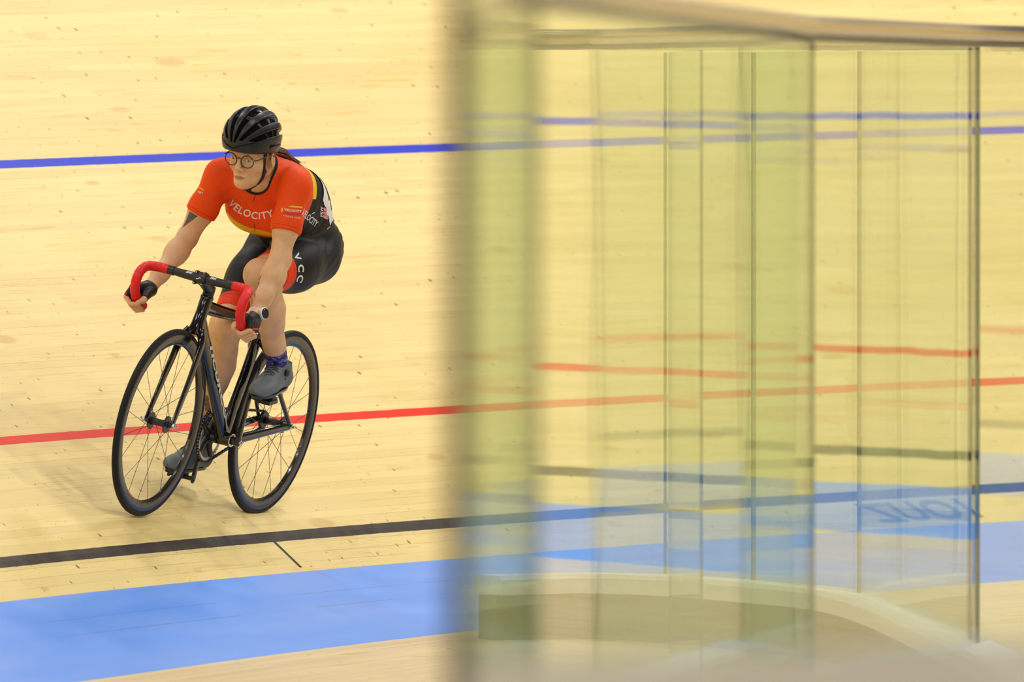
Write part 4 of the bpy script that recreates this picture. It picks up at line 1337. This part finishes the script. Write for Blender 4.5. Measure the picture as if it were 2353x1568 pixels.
    if r[0] is not None:
        c, nn = A_(r[0]), norm(A_(r[1]))
        part('lace_dial', tube([tuple(c - nn * .003), tuple(c + nn * .006), tuple(c + nn * .0085)], [.0125, .0122, .0095], 20), M_LACE, shoe)
        part('dial_hub', tube([tuple(c + nn * .008), tuple(c + nn * .0095)], [.004, .0035], 12), M_SATIN, shoe)
    zz_ = []
    for i, (u, v) in enumerate([(.40, .022), (.44, -.020), (.47, .020), (.51, -.018), (.50, .024), (.56, -.012), (.58, .022), (.62, -.014), (.62, .020), (.68, -.006)]):
        q = onto(u, v)
        if q is not None: zz_.append(q)
    lc = []
    for a_, b_ in zip(zz_, zz_[1:]):
        seg = []
        for tt in np.linspace(0, 1, 7):
            m_ = a_ + (b_ - a_) * tt
            r = bv.ray_cast(Vector(m_ + fz * .05), Vector(tuple(-fz)))
            seg.append(tuple(A_(r[0]) + A_(r[1]) * .0008) if r[0] is not None else tuple(m_))
        lc.append(tube(seg, .0013, 6))
    if lc: part('laces', join(lc), M_LACE, shoe)
# ================================================================ HELMET, HAIR, GLASSES
def in_head(P_): return HC + np.asarray(P_) @ HR.T
def on_head(v): return tuple(hp(*v))
BVH_head = BVHTree.FromPolygons([Vector(p) for p in headP], [tuple(map(int, f)) for f in headF])

gm = Grid((-.155, -.115, -.06), (.145, .115, .185), .0017)
Q = gm.pts()
hc = np.array([.008, -.009, .055], np.float32)
q = Q - hc
outer = ell(Q, hc, (.126, .0965, .111))
x_, y_, z_ = q[..., 0], q[..., 1], q[..., 2]
wloc = .0970 * np.sqrt(np.clip(1 - (x_ / .138) ** 2, .12, 1))
u = np.degrees(np.arctan2(y_, np.maximum(z_, -.025) + .028))
v = np.degrees(np.arctan2(x_, np.maximum(z_, -.02) + .035))
per = 23.0
fr_ = np.abs((u / per) % 1.0 - .5)                      # 0 in the middle of a slot
R_ = .095
slot = (fr_ - .225) * math.radians(per) * R_             # <0 inside a slot
slot = np.maximum(slot, (np.abs(u) - 70) * math.radians(1) * R_)
vlim = np.maximum(v - (76 - np.abs(u) * .20), -(v + 74)) * math.radians(1) * .11
slot = np.maximum(slot, vlim)
def win(a, b): return np.maximum(a - v, v - b) * math.radians(1) * .115
wins = np.minimum(np.minimum(win(-66, -38), win(-29, -6)), np.minimum(win(3, 24), win(31, 68)))
shell = np.maximum(outer, -(ell(Q, hc, (.106, .080, .087))))
rib_relief = outer + .011                                # slots sink 11 mm between the ribs
D = smax(shell, -np.maximum(slot, -rib_relief), .0025)
D = smax(D, -np.maximum(slot, wins), .0035)
# long side slots above the ears
side = np.maximum(np.abs(z_ + .010 + .10 * np.abs(x_)) - .0065, np.abs(x_ + .030) - .060)
D = smax(D, -np.maximum(side, -(np.abs(y_) - .065)), .003)
# thin brow slot
browslot = np.maximum(np.abs(z_ + .020 - .35 * np.abs(y_)) - .0032, np.maximum(np.abs(y_) - .070, .05 - x_))
D = smax(D, -np.maximum(browslot, -(outer + .006)), .002)
# lower edge: up over the brow, down behind the ears
edge = (Q[..., 2] - (.020 + .10 * (Q[..., 0] - .10) * (Q[..., 0] > -.02) + .10 * (-.12) * (Q[..., 0] <= -.02) + .22 * (Q[..., 0] + .02) * (Q[..., 0] <= -.02)))
D = smax(D, -edge, .004)
D = np.maximum(D, -(ell(Q, hc, (.1055, .0795, .0865))))
hP, hFc = nets(D, gm, 1)
M_HELM = simple('matt_black_helmet', (0.010, 0.010, 0.012), 0.33, spec=0.45)
helmet = link('helmet', np_mesh('helmet', in_head(hP), hFc), M_HELM, person)
helmet['label'] = 'matt black vented road helmet'

gl_ = Grid((-.13, -.115, .0), (.135, .10, .155), .0035)
Dl = gl_.new()
gl_.add(Dl, ('e', tuple(hc), (.1085, .0830, .0925)), .01)
Dl = smax(Dl, -(gl_.pts()[..., 2] - .045), .01)
lp_, lf_ = nets(Dl, gl_, 1)
link('helmet_liner', np_mesh('helmet_liner', in_head(lp_), lf_), simple('black_liner', (0.004, 0.004, 0.004), 0.8, spec=0.1), helmet)

# ---- hair: scalp cap under the helmet and a loose ponytail
def hair_mat():
    t = NT('brown_hair')
    tc = t.n('ShaderNodeTexCoord')
    n = t.n('ShaderNodeTexNoise', i_Scale=60.0, i_Detail=4.0); t.l(tc.outputs['Object'], n.inputs[0])
    t.l(t.ramp(n.outputs[0], [(0.3, (0.045, 0.020, 0.009, 1)), (0.7, (0.17, 0.080, 0.035, 1))]), t.b.inputs['Base Color'])
    t.b.inputs['Roughness'].default_value = 0.4
    return t.m
M_HAIR = hair_mat()
gq = Grid((-.14, -.10, -.09), (.10, .10, .14), .003)
Dq = gq.new()
gq.add(Dq, ('e', (-.013, 0, .036), (.0945, .0730, .0870)), .01)
QQ = gq.pts()
lim = np.where(QQ[..., 0] > -.02, .030, -.045 + 0 * QQ[..., 0])
Dq = smax(Dq, -(QQ[..., 2] - (-.055 + .085 * np.clip((QQ[..., 0] + .05) / .09, 0, 1))), .01)
cp_, cf_ = nets(Dq, gq, 1)
hair = link('hair', np_mesh('hair', in_head(cp_), cf_), M_HAIR, person)
back0 = hp(-.098, .010, -.010)
tail_px = [(648, 352), (660, 362), (673, 372), (686, 380)]
tail = [back0] + [loc_px(x, y, yl) for (x, y), yl in zip(tail_px, (.045, .050, .052, .050))]
r2 = random.Random(5)
strands = []
for i in range(90):
    a = r2.uniform(0, 6.28); rr = math.sqrt(r2.random())
    dd = A_([r2.gauss(0, 1), r2.gauss(0, 1), r2.gauss(0, 1)]) * .0022
    path = []
    for k, c in enumerate(tail):
        w_ = [.020, .017, .013, .009, .004][k] * rr
        path.append(c + (HR @ A_([0, math.cos(a), math.sin(a)])) * w_ + dd * k * .5)
    if i % 12 == 0: path[-1] = path[-1] + A_([-.01, .004, -.004]) * r2.uniform(.2, 1.4)
    sp2 = spline(path, 5)
    strands.append(tube([tuple(p) for p in sp2], lerp_list([.0022, .0020, .0016, .0006], len(sp2)), 5))
part('ponytail', join(strands), M_HAIR, hair)
# ---- eyes
M_EYE = simple('eye_white', (0.40, 0.35, 0.32), 0.15, spec=0.5, var=0.02)
M_IRIS = simple('brown_iris', (0.035, 0.018, 0.010), 0.12, spec=0.6)
def ball(c, r, n=20):
    V = [(c[0], c[1], c[2] + r)]; F = []
    for i in range(1, n // 2):
        for k in range(n):
            a = math.pi * i / (n // 2); b = 2 * math.pi * k / n
            V.append((c[0] + r * math.sin(a) * math.cos(b), c[1] + r * math.sin(a) * math.sin(b), c[2] + r * math.cos(a)))
    V.append((c[0], c[1], c[2] - r)); m_ = n // 2 - 1
    for k in range(n): F.append((0, 1 + k, 1 + (k + 1) % n))
    for i in range(m_ - 1):
        for k in range(n): F.append((1 + i * n + k, 1 + (i + 1) * n + k, 1 + (i + 1) * n + (k + 1) % n, 1 + i * n + (k + 1) % n))
    for k in range(n): F.append((1 + (m_ - 1) * n + k, len(V) - 1, 1 + (m_ - 1) * n + (k + 1) % n))
    return V, F
for sg in (1, -1):
    c = hp(.0755, sg * .0318, -.0098)
    ey = part('eye', ball(c, .0122), M_EYE, person)
    gz = norm(HR @ A_([1, -.05, -.22]))
    part('iris', ball(c + gz * .0074, .0056, 14), M_IRIS, ey)

# ---- glasses
M_FRAME = simple('tortoiseshell_frame', (0.030, 0.012, 0.009), 0.25, spec=0.6)
M_LENS = glass_mat((0.97, 0.965, 0.96, 1), 'spectacle_lens', 0.0, 0.0, 0.35)
fr_p = []
LX, LZ = .1015, -.0125
def lens_pt(sg, a, s=1.0, dx=0.0): return hp(LX - .14 * abs(.034 + math.cos(a) * .0245 * s) * .5 + dx, sg * (.0335 + math.cos(a) * .0245 * s), LZ + math.sin(a) * .0215 * s + .0012 * math.cos(a))
for sg in (1, -1):
    fr_p.append(tube([tuple(lens_pt(sg, a)) for a in np.linspace(0, 2 * math.pi, 41)[:-1]], .0019, 8, closed=True))
fr_p.append(tube([tuple(hp(LX - .003, .0095, LZ + .006)), tuple(hp(LX + .0005, 0, LZ + .0095)), tuple(hp(LX - .003, -.0095, LZ + .006))], .0018, 8))
gls = part('glasses', join(fr_p), M_FRAME, person)
gls['label'] = 'round dark-framed spectacles'
for sg in (1, -1):
    aa_ = np.linspace(0, 2 * math.pi, 33)[:-1]
    V = [tuple(lens_pt(sg, a, .96)) for a in aa_]
    o = link('lens', mesh_of('lens', V, [tuple(range(32))]), M_LENS, gls, smooth=False)
    h0 = hp(LX - .0055, sg * .0585, LZ + .0085)
    part('temple_arm', tube([tuple(h0), tuple(hp(LX - .012, sg * .0665, LZ + .009)), tuple(hp(.040, sg * .0715, LZ + .014)), tuple(hp(.002, sg * .0750, LZ + .016)), tuple(hp(-.020, sg * .0745, LZ + .004))], [.0024, .0022, .0020, .0020, .0016], 8), M_FRAME, gls)
    part('hinge', ball(hp(LX - .0035, sg * .0590, LZ + .0088), .0021, 10), M_SILVER, gls)

# ---- chin straps lying on the skin
def ribbon(pts, w, wid_dir, bv, lift=.0022):
    V = []; F = []
    sp2 = spline(pts, 6)
    for i, p in enumerate(sp2):
        t_ = norm(sp2[min(i + 1, len(sp2) - 1)] - sp2[max(i - 1, 0)])
        co, no, ix, di = bv.find_nearest(Vector(tuple(p)))
        no = A_(no); co = A_(co)
        if (p - HC) @ no < 0 and False: no = -no
        s_ = norm(np.cross(no, t_))
        base = co + no * lift
        for d_, hgt in ((-w, -.0008), (w, -.0008), (w, .0012), (-w, .0012)):
            V.append(base + s_ * d_ + no * hgt)
    n_ = len(sp2)
    for i in range(n_ - 1):
        for k in range(4): F.append((i * 4 + k, i * 4 + (k + 1) % 4, (i + 1) * 4 + (k + 1) % 4, (i + 1) * 4 + k))
    F += [(0, 3, 2, 1), ((n_ - 1) * 4, (n_ - 1) * 4 + 1, (n_ - 1) * 4 + 2, (n_ - 1) * 4 + 3)]
    return V, F
M_STRAP = simple('black_strap_webbing', (0.010, 0.010, 0.011), 0.6)
for sg in (1, -1):
    ps = [hp(.036, sg * .076, .030), hp(.033, sg * .074, .000), hp(.028, sg * .070, -.030), hp(.024, sg * .064, -.060), hp(.030, sg * .052, -.085), hp(.036, sg * .034, -.104), hp(.042, sg * .0, -.119)]
    part('chin_strap', ribbon(ps, .0072, None, BVH_head), M_STRAP, helmet)
    c_ = BVH_head.find_nearest(Vector(tuple(hp(.026, sg * .064, -.055))))
    cc, nn = A_(c_[0]), norm(A_(c_[1]))
    part('strap_buckle', tube([tuple(cc + nn * .002 + HR @ A_([.0, 0, .012])), tuple(cc + nn * .006), tuple(cc + nn * .003 + HR @ A_([.004, 0, -.012]))], [.006, .0075, .005], 10), M_STRAP, helmet)
part('chin_buckle', tube([tuple(hp(.040, .018, -.1210)), tuple(hp(.042, -.012, -.1240))], [.007, .007], 10), M_STRAP, helmet)

# ================================================================ PRINT AND MARKS ON THE CLOTH AND SKIN
RO = RM.T @ (CAM - BO) / BS
def view_dir(x, y):
    fw = A_([0, math.cos(PITCH), -math.sin(PITCH)]); up = A_([0, math.sin(PITCH), math.cos(PITCH)])
    return norm(RM.T @ (fw + A_([(x - W / 2) / FPX, 0, 0]) - (y - H / 2) / FPX * up))
def hit(bv, x, y, e=.0012):
    d = view_dir(x, y)
    r = bv.ray_cast(Vector(tuple(RO)), Vector(tuple(d)))
    if r[0] is None: return None
    n_ = A_(r[1])
    if n_ @ d > 0: n_ = -n_
    return A_(r[0]) + n_ * e
def print_on(name, bv, VF, fmap, mat, parent, e=.0012):
    """lay flat lettering onto a surface: fmap turns (u, v) into a spot on the cloth"""
    V, F = VF
    pts = [hit(bv, *fmap(u_, v_), e) for u_, v_ in V]
    keep = [f for f in F if all(pts[i] is not None for i in f)]
    keep = [f for f in keep if max(np.linalg.norm(pts[f[0]] - pts[f[1]]), np.linalg.norm(pts[f[1]] - pts[f[2]])) < .03]
    if not keep: return None
    pts = [p if p is not None else A_([0, 0, 0]) for p in pts]
    used = sorted({i for f in keep for i in f}); mp_ = {i: k for k, i in enumerate(used)}
    return part(name, ([pts[i] for i in used], [tuple(mp_[i] for i in f) for f in keep]), mat, parent, smooth=True)
def path_map(path, width, hpx, up=None):
    pth = A_(path, float); cl_ = np.concatenate([[0], np.cumsum(np.linalg.norm(np.diff(pth, axis=0), axis=1))])
    def f(u_, v_):
        l = u_ / width * cl_[-1]
        p = A_([np.interp(l, cl_, pth[:, 0]), np.interp(l, cl_, pth[:, 1])])
        if l > cl_[-1]: p = pth[-1]
        l0, l1 = max(0, l - 4), min(cl_[-1], l + 4)
        d = A_([np.interp(l1, cl_, pth[:, k]) - np.interp(l0, cl_, pth[:, k]) for k in (0, 1)]); d = d / (np.linalg.norm(d) + 1e-9)
        n_ = A_([d[1], -d[0]]) if up is None else A_(up) / np.linalg.norm(up)
        return tuple(p + n_ * (v_ - .5) * hpx)
    return f
def word(s, bold=.03, shear=0.0, spacing=1.0, maxlen=.14):
    V, F = text2d(s, 1.0, bold, shear, spacing, maxlen)
    A = A_(V); mn, mx_ = A.min(0), A.max(0)
    A[:, 0] -= mn[0]; A[:, 1] = (A[:, 1] - mn[1]) / (mx_[1] - mn[1])
    return ([tuple(a) for a in A], F), mx_[0] - mn[0]
def poly(pts, maxlen=1.0):
    bm = bmesh.new(); vs = [bm.verts.new((p[0], p[1], 0)) for p in pts]; bm.faces.new(vs)
    bmesh.ops.triangulate(bm, faces=bm.faces)
    for _ in range(4):
        ed = [e for e in bm.edges if e.calc_length() > maxlen * 3]
        if not ed: break
        bmesh.ops.subdivide_edges(bm, edges=ed, cuts=1); bmesh.ops.triangulate(bm, faces=bm.faces)
    bm.verts.index_update()
    r = ([(v.co.x, v.co.y) for v in bm.verts], [tuple(v.index for v in f.verts) for f in bm.faces]); bm.free(); return r
ident = lambda a, b: (a, b)
Z6 = lambda pts: [(640 + x / 7.8375, 360 + y / 7.8375) for x, y in pts]
Z8 = lambda pts: [(540 + x / 8.7115, 520 + y / 8.7115) for x, y in pts]
Z1 = lambda pts: [(420 + x / 4.6125, 220 + y / 4.6125) for x, y in pts]
M_YEL = simple('yellow_print', (0.80, 0.50, 0.01), 0.55)
M_PINK = simple('pink_print', (0.80, 0.24, 0.28), 0.55)
M_DRED = simple('dark_red_print', (0.50, 0.020, 0.010), 0.55)
M_INK = simple('tattoo_ink', (0.10, 0.085, 0.085), 0.5, var=0.5, vscale=160.0)
M_INKG = simple('tattoo_ink_green', (0.22, 0.22, 0.13), 0.5)
M_THREAD = simple('black_zip', (0.015, 0.012, 0.012), 0.5)
vf, w_ = word('VELOCITY', .02, 0, 1.08)
print_on('chest_lettering', BVH_j, vf, path_map([(529, 463), (536, 470.5), (549.5, 481), (564, 488), (579, 493.5), (592, 496), (602, 496), (611, 494), (628, 489)], w_, 17), M_WHITE, jersey)
vf, w_ = word('VELOCITY', .03, 0, 1.1)
print_on('sleeve_lettering', BVH_j, vf, path_map([(653.5, 481.5), (673, 485), (692, 486)], w_, 5.2, (0.08, -1)), M_WHITE, jersey, .0016)
vf, w_ = word('CYCLING CLUB', .02, 0, 1.5)
print_on('sleeve_lettering', BVH_j, vf, path_map([(650.5, 495.5), (670, 499.5), (689, 501.5)], w_, 2.6, (0, -1)), M_WHITE, jersey, .0016)
print_on('sleeve_flash', BVH_j, poly(Z6([(170, 908), (240, 886), (430, 903), (425, 933), (215, 912)])), ident, M_YEL, jersey, .0012)
print_on('sleeve_flash', BVH_j, poly(Z6([(50, 932), (85, 922), (78, 990), (45, 1003)])), ident, M_YEL, jersey, .0012)
print_on('sleeve_flash', BVH_j, poly(Z6([(90, 1000), (405, 1030), (395, 1062), (80, 1028)])), ident, M_DRED, jersey, .0010)
print_on('sleeve_flash', BVH_j, poly(Z1([(178, 965), (230, 1003), (226, 1012), (172, 978)])), ident, M_YEL, jersey, .0012)
vf, w_ = word('CITY', .03, 0, 1.1)
print_on('sleeve_lettering', BVH_j, vf, path_map(Z1([(163, 1022), (190, 1030), (216, 1036)]), w_, 5.0), M_WHITE, jersey, .0014)
vf, w_ = word('VELOCITY', .02, 0.0, 1.0)
print_on('side_lettering', BVH_j, vf, path_map(Z6([(430, 985), (520, 1075), (590, 1140), (660, 1200), (690, 1225)]), w_, 15.5, (60, -105)), M_WHITE, jersey)
vf, w_ = word('PRW', .02, 0.0, 1.0)
print_on('pocket_lettering', BVH_j, vf, path_map(Z6([(775, 1082), (772, 990), (775, 900)]), w_, 6.0, (-1, -.1)), M_WHITE, jersey)
for k in range(3):
    x0, y0 = [(800, 918), (798, 985), (795, 1052)][k]
    print_on('pocket_bar', BVH_j, poly(Z6([(x0, y0), (x0 + 70 + 8 * k, y0 + 12), (x0 + 95, y0 + 62 + 4 * k), (x0 + 75, y0 + 82), (x0 + 10, y0 + 50)])), ident, M_PINK, jersey)
print_on('reflective_tab', BVH_j, poly(Z6([(595, 1040), (588, 1032), (640, 995), (652, 1003), (640, 1016)])), ident, M_WHITE, jersey)
print_on('reflective_tab', BVH_s, poly(Z6([(868, 1300), (876, 1312), (955, 1237), (948, 1228)])), ident, M_WHITE, shorts)
for s_, (cx_, cy_), up_, rt_ in (('V', (1247, 615), (.92, -.35), (.38, .92)), ('C', (1318, 845), (1.0, .02), (-.03, 1.0)), ('C', (1300, 1050), (.93, .38), (-.40, .92))):
    vf, w_ = word(s_, .03)
    px_, py_ = Z8([(cx_, cy_)])[0]
    print_on('leg_lettering', BVH_s, vf, (lambda px_, py_, up_, rt_, w_: (lambda a, b: (px_ + rt_[0] * (a / w_ - .5) * 17.5 + up_[0] * (b - .5) * 13.5, py_ + rt_[1] * (a / w_ - .5) * 17.5 + up_[1] * (b - .5) * 13.5)))(px_, py_, up_, rt_, w_), M_WHITE, shorts)
print_on('zip', BVH_j, poly([(586.8, 446), (588.4, 446), (583.2, 462), (581.8, 462)]), ident, M_THREAD, jersey)
print_on('hem_split', BVH_j, poly([(583.6, 515), (584.6, 515), (586.4, 531), (585.4, 531)]), ident, M_THREAD, jersey)
print_on('arm_tattoo', BVH_body, poly([(436, 486), (454, 497), (446, 504), (432, 514), (419, 524), (427, 508)]), ident, M_INK, body, .0004)
print_on('arm_tattoo', BVH_body, poly([(601, 632), (602, 633), (596, 643), (594.5, 643)]), ident, M_INK, body, .0004)
print_on('arm_tattoo', BVH_body, poly([(594, 648), (596, 651), (595.5, 656), (593, 655), (592, 651)]), ident, M_INKG, body, .0004)
print_on('arm_tattoo', BVH_body, poly([(591, 657), (592, 657), (588, 670), (586.5, 673)]), ident, M_INK, body, .0004)
print_on('arm_tattoo', BVH_body, poly([(586, 673), (587.5, 676), (586, 683), (581, 686), (583.5, 680)]), ident, M_INK, body, .0004)
print_on('ankle_tattoo', BVH_body, poly([(470, 908), (485, 910), (484, 945), (471, 944)]), ident, simple('ankle_ink', (0.20, 0.13, 0.08), 0.5, var=0.6, vscale=110.0), body, .0004)

# race number across the small of the back
V = []; F = []; nx_, ny_ = 14, 22
bnorm = norm([-.38, .50, .78]); b_a = norm([.9, 0, .45]); b_a = norm(b_a - bnorm * (b_a @ bnorm)); b_b = np.cross(bnorm, b_a)
def back_pt(a, b, e):
    p = A_([.240, .015, 1.13]) + b_a * (a * .19) + b_b * (b * .24)
    r = BVH_j.ray_cast(Vector(tuple(p + bnorm * .15)), Vector(tuple(-bnorm)))
    return A_(r[0]) + bnorm * e if r[0] is not None else None
def back_print(name, VF, mat, e):
    V, F = VF
    P_ = [back_pt(a, b, e) for a, b in V]
    F = [f for f in F if all(P_[i] is not None for i in f)]
    return part(name, ([p if p is not None else (0, 0, 1) for p in P_], F), mat, jersey)
grid = [((i / nx_ - .5), (j / ny_ - .5)) for i in range(nx_ + 1) for j in range(ny_ + 1)]
gf = [(i * (ny_ + 1) + j, (i + 1) * (ny_ + 1) + j, (i + 1) * (ny_ + 1) + j + 1, i * (ny_ + 1) + j + 1) for i in range(nx_) for j in range(ny_)]
back_print('race_number', (grid, gf), simple('white_number_cloth', (0.80, 0.80, 0.80), 0.5), .0045)
vf, w_ = word('86', .03, 0, 1.0, .10)
back_print('race_numeral', ([((b - .5) * .80, (.5 - a / w_) * .80) for a, b in vf[0]], vf[1]), M_THREAD, .0065)

Zg = lambda pts: [(500 + x / 5.225, 640 + y / 5.225) for x, y in pts]
for pts, mt in (([(385, 625), (420, 595), (490, 593), (492, 612), (430, 617), (388, 634)], M_RED), ([(440, 648), (480, 648), (517, 673), (505, 686), (470, 664), (440, 658)], M_WHITE)):
    print_on('glove_trim', GLV[1][1], poly([(x, y + 1) for x, y in Zg(pts)]), ident, mt, GLV[1][0], .0008)
print_on('glove_trim', GLV[-1][1], poly([(285, 666), (289, 665), (291.5, 676), (288, 678)]), ident, M_RED, GLV[-1][0], .0008)

# ---- sports watch on the left wrist, glove trims
fa = norm(wrL - elL); wc = wrL + fa * .016
s1 = norm(np.cross(fa, [0, 0, 1.])); s2 = np.cross(s1, fa)
def ring_pt(a, r): return wc + (s1 * math.cos(a) + s2 * math.sin(a)) * r
M_WSTRAP = simple('white_silicone_strap', (0.78, 0.79, 0.80), 0.4)
ring_r = .0275
V = []; F = []; nR = 36
for i in range(nR):
    a = 2 * math.pi * i / nR
    for dr, da in ((0, -.009), (.003, -.0085), (.003, .0085), (0, .009)): V.append(ring_pt(a, ring_r + dr) + fa * da)
for i in range(nR):
    j = (i + 1) % nR
    for k in range(4): F.append((i * 4 + k, j * 4 + k, j * 4 + (k + 1) % 4, i * 4 + (k + 1) % 4))
watch = part('watch', (V, F), M_WSTRAP, person)
watch['label'] = 'white-strapped sports watch with a round black face'
best = max(np.linspace(0, 2 * math.pi, 72), key=lambda a: (ring_pt(a, 1) - wc) @ norm(RM.T @ A_([.62, -.74, -.15])))
wn_ = norm(ring_pt(best, 1) - wc)
c0 = wc + wn_ * (ring_r + .001)
part('watch_case', tube([tuple(c0), tuple(c0 + wn_ * .009), tuple(c0 + wn_ * .011)], [.0205, .0215, .0195], 32), M_WSTRAP, watch)
part('watch_face', tube([tuple(c0 + wn_ * .0108), tuple(c0 + wn_ * .0125)], [.0188, .0180], 32), M_SATIN, watch)
part('watch_glass', tube([tuple(c0 + wn_ * .0124), tuple(c0 + wn_ * .0130)], [.0140, .0135], 32), simple('dark_watch_glass', (0.03, 0.035, 0.03), 0.08, spec=0.7), watch)
# ================================================================ REFLECTED LETTERING LAID ON THE BOARDS
# mirrored reflection of lettering, laid as print between black line and blue band
V, F = text2d('1OUZ', 1.0, .03, 0.35, 1.0)
A = np.array(V); mn, mx_ = A.min(0), A.max(0)
VV = []
for u_, v_ in A:
    s_ = 8.9 - (u_ - mn[0]) / (mx_[0] - mn[0]) * -1.0
    off_ = -0.120 + (v_ - mn[1]) / (mx_[1] - mn[1]) * 0.085
    s_ = 7.05 + (mx_[0] - u_) / (mx_[0] - mn[0]) * 0.85
    p, _ = surf_pt(s_, off_)
    VV.append((p[0], p[1], p[2] + 0.0012))
lt = link('reflected_lettering', mesh_of('reflected_lettering', VV, F), simple('green_black_reflected_print', (0.10, 0.12, 0.09), 0.5), smooth=False)
tag(lt, kind='structure')
